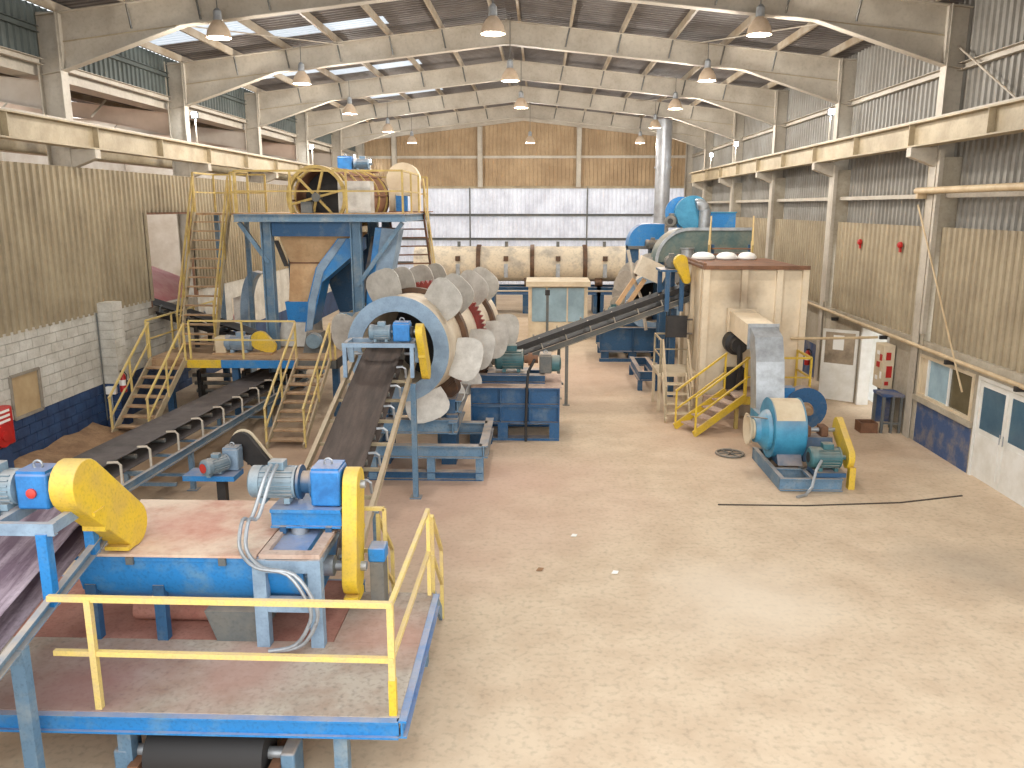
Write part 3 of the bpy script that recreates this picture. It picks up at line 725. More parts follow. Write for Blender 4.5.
# ================================================================ FOREGROUND: FEED MIXER AND ITS PLATFORM
PZ = .85
pf = thing('mixer_platform', 'low blue framed platform with dusty chequer deck under the mixer', 'platform', (-3.4, 7.6, 0))
xa, xb, ya, yb, yc = -6.2, -1.28, 6.78, 8.1, 9.3
MB().box((xa, ya, PZ - .02), (xb, yb, PZ)).build('deck_plate', 'chequer', pf)
MB().box((-2.22, yb + .004, PZ - .02), (xb, yc, PZ)).build('deck_plate', 'chequer', pf)
MB().box((xa, yb + .004, PZ - .02), (-2.228, 9.6, PZ)).build('deck_plate', 'red_dust', pf)
for a, b in (((xa, ya - .03, PZ - .1), (xb, ya - .03, PZ - .1)), ((xb + .03, ya - .05, PZ - .1), (xb + .03, yc, PZ - .1)), ((xa, 9.62, PZ - .1), (-2.2, 9.62, PZ - .1)), ((-3.7, ya, PZ - .12), (-3.7, 9.6, PZ - .12))):
    MB().ibeam(a, b, .09, .18, .02).build('edge_beam', 'blue_clean', pf)
for x, y in ((-1.85, 6.86), (-3.95, 6.9), (-5.9, 6.9), (-1.4, 9.1), (-5.9, 9.4), (-3.7, 9.4)):
    MB().bar((x, y, 0), (x, y, PZ - .2), .13).build('leg', 'blue_steel', pf)
# handrails
for nm, h in (('top_rail', 1.12), ('mid_rail', .57)):
    MB().bar((-4.52, ya + .06, PZ + h), (xb - .04, ya + .03, PZ + h), .05, .055 if h > 1 else .05).build(nm, 'yellow_rail', pf)
for x in (-4.14, xb - .06): MB().bar((x, ya + .05, PZ), (x, ya + .05, PZ + 1.12), .06).build('rail_post', 'yellow_rail', pf)
MB().box((xb - .095, ya + .015, PZ), (xb - .025, ya + .085, PZ + .36)).build('painted_post_foot', 'yellow', pf)
E0 = (xb - .06, ya + .06, PZ); E1 = (xb - .04, yc - .05, PZ)
for h in (1.1, .56): MB().bar((E0[0], E0[1], PZ + h), (E1[0], E1[1], PZ + h), .045).build('top_rail' if h > 1 else 'mid_rail', 'yellow_rail', pf)
MB().bar(E1, (E1[0], E1[1], PZ + 1.1), .045).build('rail_post', 'yellow_rail', pf)
for h in (1.1, .56): MB().bar((-2.2, yc - .02, PZ + h), (-1.85, yc - .02, PZ + h), .045).build('top_rail', 'yellow_rail', pf)
for x in (-2.2, -1.85): MB().bar((x, yc - .02, PZ), (x, yc - .02, PZ + 1.1), .045).build('rail_post', 'yellow_rail', pf)
st = stairs('platform_stairs', 'short yellow railed steps going down from the mixer platform', (-1.62, 10.25, 0), (-1.62, 9.36, PZ - .02), .62, 3, rail='yellow_rail', tm='deck', sm='blue_steel', h=1.0, npost=2)

# ---- the mixer: closed blue trough with flat lid, open inspection box, legs
mx = thing('trough_mixer', 'blue trough mixer with dusty flat lid on the low platform', 'mixer', (-3.5, 8.6, PZ))
fx0, fx1, fy0, fy1, mz = -4.95, -2.5, 8.05, 9.6, 1.86
loops = []
for x in (fx0, fx1):
    lp_ = [(x, fy0, mz)]
    for i in range(9):
        a = math.pi * i / 8; lp_.append((x, (fy0 + fy1) / 2 - math.cos(a) * (fy1 - fy0) / 2, 1.62 - .5 * math.sin(a)))
    lp_.append((x, fy1, mz)); loops.append(lp_)
MB().loft(loops).build('trough', 'blue_clean', mx)
MB().box((fx0 - .06, fy0 - .05, mz), (-2.98, fy1 + .06, mz + .03)).build('lid', 'deck_plate', mx)
MB().box((fx0 - .05, fy0 - .02, mz - .06), (fx1, fy0 - .001, mz)).build('flange', 'blue_clean', mx)
for x in (-4.35, -3.35):
    MB().cbox((x, fy0 - .035, mz - .05), (.08, .03, .08)).build('lid_clamp', 'dusk_grey', mx)
# inspection box at the drive end
ib = MB(); x0, x1, y0, y1 = -2.95, -2.3, fy0 - .05, fy1 - .25
for lo, hi in (((x0, y0, mz), (x1, y0 + .12, mz + .05)), ((x0, y1 - .1, mz), (x1, y1, mz + .05)), ((x0, y0 + .12, mz), (x0 + .07, y1 - .1, mz + .05)), ((x1 - .12, y0 + .12, mz), (x1, y1 - .1, mz + .05))): ib.box(lo, hi)
ib.build('inspection_frame', 'deck', mx)
MB().box((x0 + .06, y0 + .1, mz - .25), (x1 - .1, y1 - .1, mz - .2)).build('inspection_floor', 'blue_grey', mx)
# end frame legs
for x in (-2.95, -2.36):
    for y in (fy0 - .02, fy1 - .1):
        MB().box((x - .07, y - .06, PZ), (x + .07, y + .06, mz - .004)).build('leg', 'blue_grey', mx)
for z in (1.33, 1.78): MB().box((-2.95, fy0 - .075, z - .07), (-2.36, fy0 + .03, z + .07)).build('cross_bar', 'blue_grey', mx)
MB().lathe((-2.52, 8.75, 1.45), (1, 0, 0), [(0, .12), (.18, .12), (.2, .06), (.55, .055)], 18).build('drive_shaft', 'galv', mx)
for x in (-4.85, -4.1): MB().box((x - .06, fy0 + .02, PZ), (x + .06, fy0 + .12, 1.5)).build('leg', 'blue_dark', mx)
MB().prism([(-3.62, fy0 + .03, 1.2), (-3.05, fy0 + .03, 1.2), (-3.05, fy0 + .03, PZ), (-3.5, fy0 + .03, PZ)], (0, 1.2, 0)).build('discharge_chute', 'dusk_grey', mx)
MB().lathe((-4.6, 8.55, PZ + .14), (1, 0, 0), [(0, .13), (1.0, .13)], 16).build('belt_roller', 'red_dust', mx)
# ---- its drive, standing on a blue stool
dr = thing('mixer_drive', 'grey motor with blue gearbox and tall yellow chain guard on the mixer', 'gear motor', (-2.8, 8.9, mz))
sy = 8.9
SZ = 2.17
MB().ibeam((-3.02, sy - .22, SZ - .12), (-2.22, sy - .22, SZ - .12), .1, .2, .02).build('stool_beam', 'blue_clean', dr)
MB().ibeam((-3.02, sy + .22, SZ - .12), (-2.22, sy + .22, SZ - .12), .1, .2, .02).build('stool_beam', 'blue_clean', dr)
MB().box((-3.02, sy - .27, SZ - .02), (-2.22, sy + .27, SZ)).build('stool_plate', 'blue_clean', dr)
for x, y in ((-2.88, sy - .25), (-2.36, sy - .25), (-2.88, sy + .25), (-2.36, sy + .25)):
    MB().bar((x, y, mz + .03), (x, y, SZ - .2), .07).build('stool_leg', 'blue_dark', dr)
MB().tube((-2.72, sy - .16, mz - .2), (-2.72, sy - .16, SZ - .2), .1, n=14).build('feed_spout', 'galv', dr)
motor(dr, (-3.03, sy, SZ + .24), (1, 0, 0), .56, .19, 'motor_grey')
MB().lathe((-2.74, sy, SZ + .24), (1, 0, 0), [(0, .2), (.03, .2), (.04, .13), (.14, .13), (.15, .19), (.18, .19)], 18).build('coupling_flange', 'blue_dark', dr)
gearbox(dr, (-2.4, sy, SZ + .22), (.34, .38, .42), 'motor_blue', shaft=(.42, 0, 0))
guard(dr, (-2.12, sy, SZ + .22), (-2.12, sy - .2, 1.36), .2, .21, .17, (1, 0, 0), 'yellow')
MB().box((-2.2, sy - .36, 1.07), (-2.04, sy - .02, 1.15)).build('guard_foot', 'yellow', dr)
# cables
for k, dx in enumerate((0, .07)):
    pts = [(-3.02 + dx, sy - .12, SZ + .48), (-3.05 + dx, sy - .3, SZ + .36), (-3.14 + dx, sy - .5, SZ + .0), (-3.2 + dx, sy - .62, mz + .32), (-3.16 + dx, sy - .86, mz + .1), (-2.95 + dx, sy - 1.02, mz - .04), (-2.6 + dx, sy - 1.06, mz - .1), (-2.4 + dx, sy - 1.08, mz - .4), (-2.38 + dx, sy - 1.08, PZ + .4), (-2.55 + dx, sy - 1.08, PZ + .12), (-2.85 + dx, sy - 1.06, PZ + .03)]
    sm_ = []
    for i in range(len(pts) - 1):
        p0, p1, p2, p3 = [Vector(pts[min(max(j, 0), len(pts) - 1)]) for j in (i - 1, i, i + 1, i + 2)]
        for u in (0, .25, .5, .75): sm_.append(.5 * ((2 * p1) + (p2 - p0) * u + (2 * p0 - 5 * p1 + 4 * p2 - p3) * u * u + (3 * p1 - p0 - 3 * p2 + p3) * u ** 3))
    sm_.append(Vector(pts[-1])); MB().pipe(sm_, .021, 8).build('power_cable', 'galv', dr)
bp = thing('bearing_post', 'small blue bearing block beside the tall yellow chain guard', 'bearing', (-1.85, 9.0, PZ))
MB().box((-1.96, 8.86, PZ), (-1.8, 9.1, 1.44)).build('pedestal', 'dusk_grey', bp)
MB().box((-1.98, 8.86, 1.44), (-1.78, 9.1, 1.62)).build('bearing_housing', 'blue_clean', bp, bevel=.02)

# ---- feed conveyor with purple dust, its drive at the head
NR = -4.62
fc = conveyor('feed_conveyor', 'near belt conveyor with purple dusted belt at the left edge', (-5.28, 1.6, .62), (-5.28, 8.35, 2.3), .9, 'belt_purple', 'blue_steel', legs=(.03, .36), hoops=(.14, .3, .45), over=.2, drop=.12, rail_h=.12)
MB().bar((-4.62, 6.5, 0), (-4.62, 6.5, 1.66), .13, .1).build('leg', 'blue_steel', fc)
MB().bar((-5.94, 6.5, 0), (-5.94, 6.5, 1.66), .13, .1).build('leg', 'blue_steel', fc)
fd = thing('feed_conveyor_drive', 'bright blue gearbox with fat yellow chain guard at the left edge', 'gear motor', (-5.0, 7.4, 2.0))
DZ2 = 2.62
for x in (-5.94, -4.62):
    for y in (7.05, 7.82): MB().bar((x, y, 1.78 + (y - 7.05) * .25), (x, y, DZ2 - .1), .1, .1).build('post', 'blue_clean', fd)
for y in (7.02, 7.84): MB().chan((-6.1, y, DZ2 - .06), (-4.5, y, DZ2 - .06), .06, .12, .012, flip=1 if y > 7.5 else -1).build('frame_beam', 'blue_grey', fd)
for x in (-6.0, -5.1, -4.56): MB().bar((x, 7.03, DZ2 - .062), (x, 7.83, DZ2 - .062), .07, .11).build('frame_beam', 'blue_grey', fd)
motor(fd, (-5.36, 7.5, DZ2 + .2), (1, 0, 0), .6, .18, 'motor_grey')
gearbox(fd, (-4.88, 7.5, DZ2 + .19), (.32, .3, .36), 'motor_blue', shaft=(.4, 0, 0))
MB().lathe((-4.88, 7.35, DZ2 + .18), (0, -1, 0), [(0, .05), (.02, .05), (.03, .03)], 12).build('oil_plug', 'motor_red', fd)
guard(fd, (-4.52, 7.5, DZ2 + .22), (-4.48, 8.25, 2.14), .26, .24, .24, (1, 0, 0), 'yellow')
MB().cbox((-4.5, 7.6, DZ2 - .09), (.26, .2, .04)).build('guard_foot', 'yellow', fd)
MB().cbox((-4.48, 8.12, 1.94), (.26, .2, .04)).build('guard_foot', 'yellow', fd)

# ---- pulley and belt under the platform
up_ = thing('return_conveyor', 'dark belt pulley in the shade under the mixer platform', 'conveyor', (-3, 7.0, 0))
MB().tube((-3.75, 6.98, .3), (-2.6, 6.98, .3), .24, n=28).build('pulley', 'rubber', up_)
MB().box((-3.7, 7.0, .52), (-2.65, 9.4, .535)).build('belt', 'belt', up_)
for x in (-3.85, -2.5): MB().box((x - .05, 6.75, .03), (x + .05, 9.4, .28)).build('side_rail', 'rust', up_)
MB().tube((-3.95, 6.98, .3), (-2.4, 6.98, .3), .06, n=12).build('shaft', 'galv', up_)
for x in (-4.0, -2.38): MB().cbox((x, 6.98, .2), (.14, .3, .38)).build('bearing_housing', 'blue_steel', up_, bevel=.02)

# ---- left belt conveyor leading under the hopper platform
la = conveyor('hopper_conveyor', 'long grey belt conveyor running under the hopper platform', (-7.55, 23.6, .92), (-7.5, 12.1, 1.34), .8, 'belt_grey', 'blue_steel', legs=(.3, .72), hoops=[.16, .26, .36, .46, .56, .66, .76, .86, .95], over=.26, drop=.36, hoop_side=(-1,), hoop='steel_cream', rail_h=.16)
MB().bar((-7.9, 14.9, .25), (-7.0, 14.9, .25), .07).build('leg_brace', 'blue_steel', la)

# ---- small motor on a stand beside it
sm1 = thing('small_drive', 'small grey motor with dark belt guard beside the hopper conveyor', 'gear motor', (-5.8, 14.4, 0))
q = G(236, 499)
sx, sy2 = -5.98, 14.55
MB().box((sx - .06, sy2 - .08, 0), (sx + .1, sy2 + .08, .52)).build('post', 'black', sm1)
MB().box((sx - .62, sy2 - .25, .52), (sx + .35, sy2 + .25, .62)).build('tray', 'blue_clean', sm1)
motor(sm1, (sx - .02, sy2 - .18, .82), (.5, .86, 0), .5, .16, 'motor_grey', cap='motor_grey')
MB().lathe(V(sx - .02, sy2 - .18, .82) - V(.5, .86, 0) * .262, (-.5, -.86, 0), [(0, .09), (.01, .09)], 14).build('fan_cap', 'motor_red', sm1)
gearbox(sm1, (sx + .18, sy2 + .2, .84), (.3, .3, .42), 'blue_grey')
guard(sm1, (sx + .3, sy2 + .42, 1.05), (sx + .78, sy2 + .34, .6), .24, .15, .1, (.15, .98, 0), 'black')
guard(sm1, (sx + .31, sy2 + .5, 1.06), (sx + .8, sy2 + .42, .6), .27, .18, .04, (.15, .98, 0), 'panel_cream', 'guard_cover', False)
MB().bar((sx + .75, sy2 + .36, 0), (sx + .75, sy2 + .36, .5), .06).build('post', 'black', sm1)

# ---- middle conveyor climbing into the drum
DX0 = Vector((-2.86, 16.3, 0))
mc = conveyor('drum_feed_conveyor', 'brown belt conveyor climbing from the mixer into the drum', (-3.0, 10.0, 1.1), (-3.05, 15.9, 2.78), .74, 'belt', 'steel_yellowish', legs=(), hoops=[.12, .24, .36, .48, .6, .72, .84], over=.2, drop=.2, rail_h=.12, trough=.06, hoop_side=(1,))
for x in (-2.36, -3.52):
    MB().bar((x, 15.0, 0), (x, 15.0, 2.26), .1, .1).build('leg', 'blue_steel', mc); MB().cbox((x, 15.0, .01), (.22, .22, .02)).build('foot_plate', 'blue_steel', mc)
    MB().bar((x, 11.2, 0), (x, 11.2, 1.18), .08, .08).build('leg', 'blue_steel', mc)
hd = thing('drum_feed_drive', 'small grey motor with blue gearbox at the top of the drum conveyor', 'gear motor', (-2.9, 15.3, 2.6))
hz_ = 2.95
for x in (-3.62, -2.36):
    for y in (14.95, 15.55): MB().bar((x, y, 2.38 + (y - 14.95) * .3), (x, y, hz_), .07).build('post', 'blue_grey', hd)
for y in (14.95, 15.55): MB().bar((-3.66, y, hz_ + .04), (-2.3, y, hz_ + .04), .08, .08).build('frame_beam', 'blue_grey', hd)
for x in (-3.62, -3.1, -2.36): MB().bar((x, 14.95, hz_ + .04), (x, 15.55, hz_ + .04), .07, .08).build('frame_beam', 'blue_grey', hd)
motor(hd, (-3.0, 15.25, hz_ + .24), (1, 0, 0), .42, .15, 'motor_grey')
gearbox(hd, (-2.58, 15.25, hz_ + .25), (.32, .3, .34), 'motor_blue', shaft=(.36, 0, 0))
guard(hd, (-2.24, 15.25, hz_ + .24), (-2.2, 15.6, 2.42), .17, .2, .14, (1, 0, 0), 'yellow')
# ================================================================ GRANULATOR DRUM WITH FLAPS
DA = Vector((.165, .98, -.03)).normalized()
DC = Vector((-2.86, 16.3, 2.68))
DR, DL = 1.07, 4.8
def flap_mesh(m):
    # rounded plate: straight root, round outer end, local X across, Z outward, thin along Y
    pts = [(-.4, 0), (.4, 0), (.45, .2), (.46, .36)]
    for i in range(9): a = math.pi * (.06 + .88 * i / 8); pts.append((math.cos(a) * abs(math.cos(a)) ** -.25 * .45 if abs(math.cos(a)) > 1e-6 else 0, .38 + math.sin(a) * .24))
    pts += [(-.46, .36), (-.45, .2)]
    return MB().prism([(x, 0, z) for x, z in pts], (0, .022, 0)).mesh('flap', m)
FM = flap_mesh('plate_grey')
def drum(name, label, c, ax, r, L, rings, gear_t, tyres, shell_m, ring_m, group=None, nflap=8):
    t = thing(name, label, 'drum', (c.x, c.y, 0), group=group)
    MB().lathe(c, ax, [(.25, r), (L, r), (L, r * .62), (L - .05, r * .62), (L - .05, r - .06), (.25, r - .06)], 48, closed=True).build('shell', shell_m, t)
    MB().lathe(c + ax * (L * .55), ax, [(0, r - .062), (.03, r - .062)], 40).build('bore_disc', 'black', t)  # plain black disc closing off the hollow drum about midway
    MB().lathe(c, ax, [(0, r * 1.0), (.3, r * 1.0), (.3, r * .73), (0, r * .73)], 48, closed=True).build('inlet_collar', ring_m, t)
    MB().lathe(c, ax, [(-.03, r * 1.01), (.0, r * 1.01), (.0, r * .72), (-.03, r * .72)], 48, closed=True).build('end_ring', 'blue_grey', t)
    for u in tyres: MB().lathe(c + ax * (L * u - .09), ax, [(0, r - .03), (0, r + .11), (.18, r + .11), (.18, r - .03)], 48, closed=True).build('riding_tyre', 'tyre', t)
    if gear_t:
        n = 72; g = MB(); p0 = c + ax * (L * gear_t - .08); _, _, d, rr, uu = g.frame(p0, p0 + ax)
        prof = []
        for i in range(n):
            for k, q in ((0, r + .12), (.3, r + .19), (.55, r + .19), (.85, r + .12)):
                a = 2 * math.pi * (i + k) / n; prof.append((math.cos(a) * q, math.sin(a) * q))
        outer0 = [p0 + rr * x + uu * y for x, y in prof]; outer1 = [p + d * .14 for p in outer0]
        inn0 = [p0 + (rr * x + uu * y).normalized() * (r - .01) for x, y in prof]; inn1 = [p + d * .14 for p in inn0]
        g.loft([inn0, outer0, outer1, inn1], cap=False); g.build('girth_gear', 'gear_red', t)
    _, _, d, rr, uu = MB().frame(c, c + ax)
    for u, off in rings:
        for i in range(nflap):
            a = 2 * math.pi * (i + off) / nflap
            out = (rr * math.cos(a) + uu * math.sin(a)); tan = d.cross(out)
            nrm = (d * .93 + tan * .36).normalized(); wid = out.cross(nrm).normalized() * -1
            p = c + ax * (L * u) + out * (r - .03)
            m = Matrix(((wid.x, nrm.x, out.x, p.x), (wid.y, nrm.y, out.y, p.y), (wid.z, nrm.z, out.z, p.z), (0, 0, 0, 1)))
            o = bpy.data.objects.new('flap', FM); COL.objects.link(o); o.parent = t; o.matrix_local = WM[t.name].inverted() @ m
    return t
gd = drum('granulator_drum', 'large cream rotating drum with grey rounded flaps and a red gear', DC, DA, DR, DL, [(.1, .84), (.33, .88), (.64, .9), (.9, .93)], .52, (.24, .8), 'drum_cream', 'drum_cream', nflap=6)
# ---- supports: blue beam frames and the drive base
def frame_stack(name, label, lo, hi, m='blue', tiers=2, web=5, bottom=0.):
    t = thing(name, label, 'machine base', ((lo[0] + hi[0]) / 2, (lo[1] + hi[1]) / 2, 0))
    x0, y0 = lo[0], lo[1]; x1, y1 = hi[0], hi[1]; z0 = lo[2] + bottom; h = (hi[2] - z0) / tiers
    for k in range(tiers):
        z = z0 + h * (k + .5)
        for y in (y0 + .15, y1 - .15): MB().ibeam((x0, y, z), (x1, y, z), .3, h - .008, .03).build('long_beam', m, t)
        for x in (x0 + .16, x1 - .16): MB().ibeam((x, y0 + .31, z), (x, y1 - .31, z), .26, h - .02, .03).build('cross_beam', m, t)
        for i in range(0, web + 1):
            x = x0 + .013 + (x1 - x0 - .026) * i / web
            MB().cbox((x, y0 + .075, z), (.026, .14, h - .075)).build('stiffener', m, t)
    if bottom:
        for y in (y0 + .15, y1 - .15):
            MB().bar((x0, y, lo[2] + .03), (x1, y, lo[2] + .03), .28, .06).build('sole_plate', m, t)
            for x in (x0 + .12, x0 + (x1 - x0) * .36, x1 - .12): MB().box((x - .12, y - .13, lo[2] + .06), (x + .12, y + .13, z0)).build('post', m, t)
    return t
b1 = frame_stack('drum_drive_stand', 'stacked blue steel beams carrying the teal drum motor', (-1.62, 19.0, .0), (.5, 20.6, 1.3), 'blue', 2, web=3, bottom=.42)
MB().box((-1.62, 19.0, 1.3), (.55, 20.6, 1.33)).build('top_plate', 'deck', b1)
MB().ibeam((-1.6, 19.5, 1.43), (.15, 19.5, 1.43), .3, .2, .03).build('motor_rail', 'blue_dark', b1)
MB().ibeam((-1.6, 20.2, 1.43), (.15, 20.2, 1.43), .3, .2, .03).build('motor_rail', 'blue_dark', b1)
MB().box((-1.62, 18.7, 0), (-1.1, 18.98, .5)).build('end_block', 'blue_dark', b1)
dm = thing('drum_motor', 'teal electric motor with grey reducer on the blue beam stack', 'gear motor', (-.6, 19.8, 1.53))
MB().box((-1.25, 19.45, 1.53), (-.25, 20.25, 1.56)).build('base_plate', 'blue_dark', dm)
motor(dm, (-.72, 19.75, 1.86), (1, 0, 0), .7, .26, 'motor_teal')
MB().lathe((-.36, 19.75, 1.86), (1, 0, 0), [(0, .1), (.1, .1), (.1, .16), (.2, .16), (.2, .1), (.34, .1)], 16).build('coupling', 'rust', dm)
rd = thing('drum_reducer', 'dark grey gear reducer right of the teal drum motor', 'gearbox', (.1, 19.8, 1.53))
gearbox(rd, (.16, 19.75, 1.77), (.3, .5, .44), 'dusk_grey')
MB().lathe((.28, 19.75, 1.76), (1, 0, 0), [(0, .2), (.22, .2), (.26, .13)], 18).build('bell_housing', 'motor_teal', rd)
MB().pipe([(-.1, 19.2, 1.95), (-.25, 19.0, 1.7), (-.28, 18.93, 1.3), (-.3, 18.93, .6), (-.3, 18.9, .02)], .035, 8).build('conduit', 'black', rd)
b2 = thing('drum_support_frame', 'low grey blue beam frame on the floor under the drum front', 'machine base', (-2.4, 16.8, 0))
for x0, x1, y, z, h in ((-3.6, -1.15, 16.05, .62, .26), (-3.6, -1.15, 16.1, .09, .18), (-3.6, -1.72, 16.8, .95, .3), (-3.6, -1.9, 17.2, 1.25, .28), (-3.6, -1.15, 17.9, .62, .26)):
    MB().ibeam((x0, y, z), (x1, y, z), .2, h, .025).build('long_beam', 'blue_steel' if z > .5 else 'blue_dark', b2)
for x, z, y0, y1 in ((-1.12, .62, 16.0, 18.3), (-1.8, .95, 16.6, 18.5), (-3.4, .62, 16.1, 18.2), (-1.75, 1.3, 17.1, 18.8)):
    MB().ibeam((x, y0, z), (x, y1, z), .18, .26, .025).build('cross_beam', 'blue_steel', b2)
for x in (-3.4, -2.2, -1.2):
    for y in (16.08, 17.9): MB().box((x - .08, y - .07, 0), (x + .08, y + .07, .5)).build('leg', 'blue_steel', b2)
for x in (-3.35, -1.85): MB().box((x - .12, 16.95, .75), (x + .12, 17.25, 1.15)).build('roller_block', 'blue_dark', b2)
for s in (-1, 1):
    for u in (.24, .8):
        p = DC + DA * (DL * u); q = V(p.x + s * .72, p.y, p.z - .98)
        rl = MB().lathe(q - DA * .15, DA, [(0, .22), (.3, .22)], 24); rl.build('support_roller', 'tyre', b2)
        MB().box((q.x - .16, q.y - .35, .0), (q.x + .16, q.y + .35, q.z - .2)).build('roller_block', 'blue_dark', b2)
# ---- conveyor from the drum to the furnace side
oc = conveyor('outlet_conveyor', 'black belt conveyor rising from the drum to the furnace', (-1.3, 22.6, 1.45), (4.35, 24.0, 3.32), .6, 'black', 'dusk_grey', legs=(.33,), hoops=[.1, .22, .34, .46, .58, .7, .82], over=.12, drop=.3, rail_h=.16, hoop='steel_cream', hoop_side=(1, -1))
# side skirts of the belt
T_, H_ = V(-1.3, 22.6, 1.45), V(4.35, 24.0, 3.32)
dd = (H_ - T_).normalized(); sdv = V(dd.x, dd.y, 0).normalized().cross(V(0, 0, 1))
MB().bar(T_ + sdv * .42 + V(0, 0, .02), H_ + sdv * .42 + V(0, 0, .02), .05, .14).build('belt_skirt', 'black', oc)
oh = thing('conveyor_drive', 'yellow belt guard and grey posts at the furnace end of the black conveyor', 'gear motor', (3.9, 23.6, 2.9))
for x, y in ((3.6, 23.3), (4.02, 23.4), (3.5, 24.1), (3.9, 24.3)): MB().bar((x, y, 2.6), (x, y, 3.72), .12).build('post', 'blue_dark', oh)
MB().box((3.4, 23.25, 3.72), (4.1, 24.3, 3.78)).build('motor_plate', 'blue_dark', oh)
guard(oh, (3.92, 23.2, 4.02), (4.12, 23.28, 3.5), .19, .11, .16, (.15, -1, 0), 'yellow')
motor(oh, (3.75, 23.75, 3.98), (0, -1, 0), .5, .17, 'dusk_grey')
for x, y in ((3.9, 23.9), (3.9, 24.5)): MB().bar((x, y, 0), (x, y, 2.62), .16).build('column', 'blue_dark', oh)
# ================================================================ LEFT BACK: HOPPER TOWER
LZ = 1.6
lpf = thing('hopper_platform', 'lower dusty platform with yellow rails below the hopper tower', 'platform', (-7.3, 22.5, 0))
py0, py1 = 20.95, 25.5
MB().box((-10.3, py0, LZ - .04), (-5.3, py1, LZ)).build('deck_plate', 'tread', lpf)
MB().box((-9.25, py0 - .05, LZ - .24), (-8.35, py0 - .005, LZ - .03)).build('edge_beam', 'yellow', lpf)
MB().box((-8.345, py0 - .05, LZ - .24), (-6.4, py0 - .005, LZ - .03)).build('edge_beam', 'blue_clean', lpf)
MB().box((-10.3, py0 - .05, LZ - .24), (-9.255, py0 - .005, LZ - .03)).build('edge_beam', 'tread', lpf)
MB().box((-6.395, py0 - .05, LZ - .24), (-5.3, py0 - .005, LZ - .03)).build('edge_beam', 'dusk_grey', lpf)
MB().box((-5.3, py0 - .05, LZ - .24), (-5.25, py1, LZ - .005)).build('edge_beam', 'black', lpf)
for x, y in ((-8.05, py0 + .2), (-5.4, py0 + .3), (-9.9, py0 + .3), (-8.05, 25.2), (-5.4, 25.2), (-9.9, 25.2)): MB().bar((x, y, 0), (x, y, LZ - .1), .17).build('leg', 'blue_dark', lpf)
for y in (22.3, 24.0): MB().bar((-10.2, y, LZ - .13), (-5.35, y, LZ - .13), .12, .17).build('joist', 'black', lpf)
railing(lpf, [(-9.15, py0, LZ), (-6.35, py0, LZ)], 1.0, (.5,), 1.4, 'yellow_rail', .045)
railing(lpf, [(-5.32, py0, LZ), (-5.32, py1, LZ)], 1.0, (.5,), 1.5, 'yellow_rail', .045)
railing(lpf, [(-10.28, py0, LZ), (-10.28, py1, LZ)], 1.0, (.5,), 1.5, 'yellow_rail', .045)
stairs('access_stairs', 'left flight of dusty stairs up to the hopper platform, beside the block wall', (-9.95, 19.0, 0), (-9.73, 20.92, LZ), .95, 7, rail='yellow_rail', group='stairs to the hopper platform')
stairs('access_stairs', 'right flight of dusty stairs up to the hopper platform, beside the belt', (-5.86, 18.1, 0), (-5.88, 20.92, LZ), .86, 9, rail='yellow_rail', group='stairs to the hopper platform')
# tower
TZ = 5.34
tw = thing('hopper_tower', 'tall blue steel tower carrying the screen platform', 'tower', (-6.4, 23.5, 0))
tx0, tx1, ty0, ty1 = -7.42, -4.98, 22.2, 27.2
for x in (tx0, tx1):
    for y in (ty0 + .25, 24.8, ty1 - .2): MB().ibeam((x, y, 0), (x, y, TZ - .2), .28, .28, .03, up=(1, 0, 0)).build('column', 'blue_steel', tw)
MB().box((-8.2, ty0, TZ - .06), (-3.6, ty1, TZ)).build('deck_plate', 'tread', tw)
for y in (ty0 - .03, ty1): MB().ibeam((-8.2, y, TZ - .13), (-3.6, y, TZ - .13), .12, .2, .02).build('edge_beam', 'blue_steel', tw)
for x in (-8.17, -3.62): MB().ibeam((x, ty0, TZ - .13), (x, ty1, TZ - .13), .12, .2, .02).build('edge_beam', 'blue_steel', tw)
MB().box((tx0 + .15, ty0 + .2, TZ - .62), (tx1 - .15, ty0 + .26, TZ - .2)).build('fascia_beam', 'blue', tw)
for a, b in (((tx0, ty0 + .25, 4.0), (-8.15, ty0 + .2, TZ - .25)), ((tx1, ty0 + .2, 3.4), (-3.7, ty0 + .2, TZ - .25)), ((tx1, ty0 + .2, 2.6), (tx0 + 1.9, ty0 + .2, 2.6)), ((tx1, ty0 + .25, 2.5), (tx1, 24.8, 4.6))):
    MB().bar(a, b, .11, .11).build('brace', 'blue_steel', tw)
railing(tw, [(-8.15, ty0 + .02, TZ), (-3.65, ty0 + .02, TZ)], 1.1, (.52,), 1.3, 'yellow_old', .05)
railing(tw, [(-3.65, ty0 + .05, TZ), (-3.65, 25.2, TZ)], 1.1, (.52,), 1.5, 'yellow_old', .05)
railing(tw, [(-8.15, ty1 - .05, TZ), (-3.65, ty1 - .05, TZ)], 1.1, (.52,), 1.3, 'yellow_old', .05)
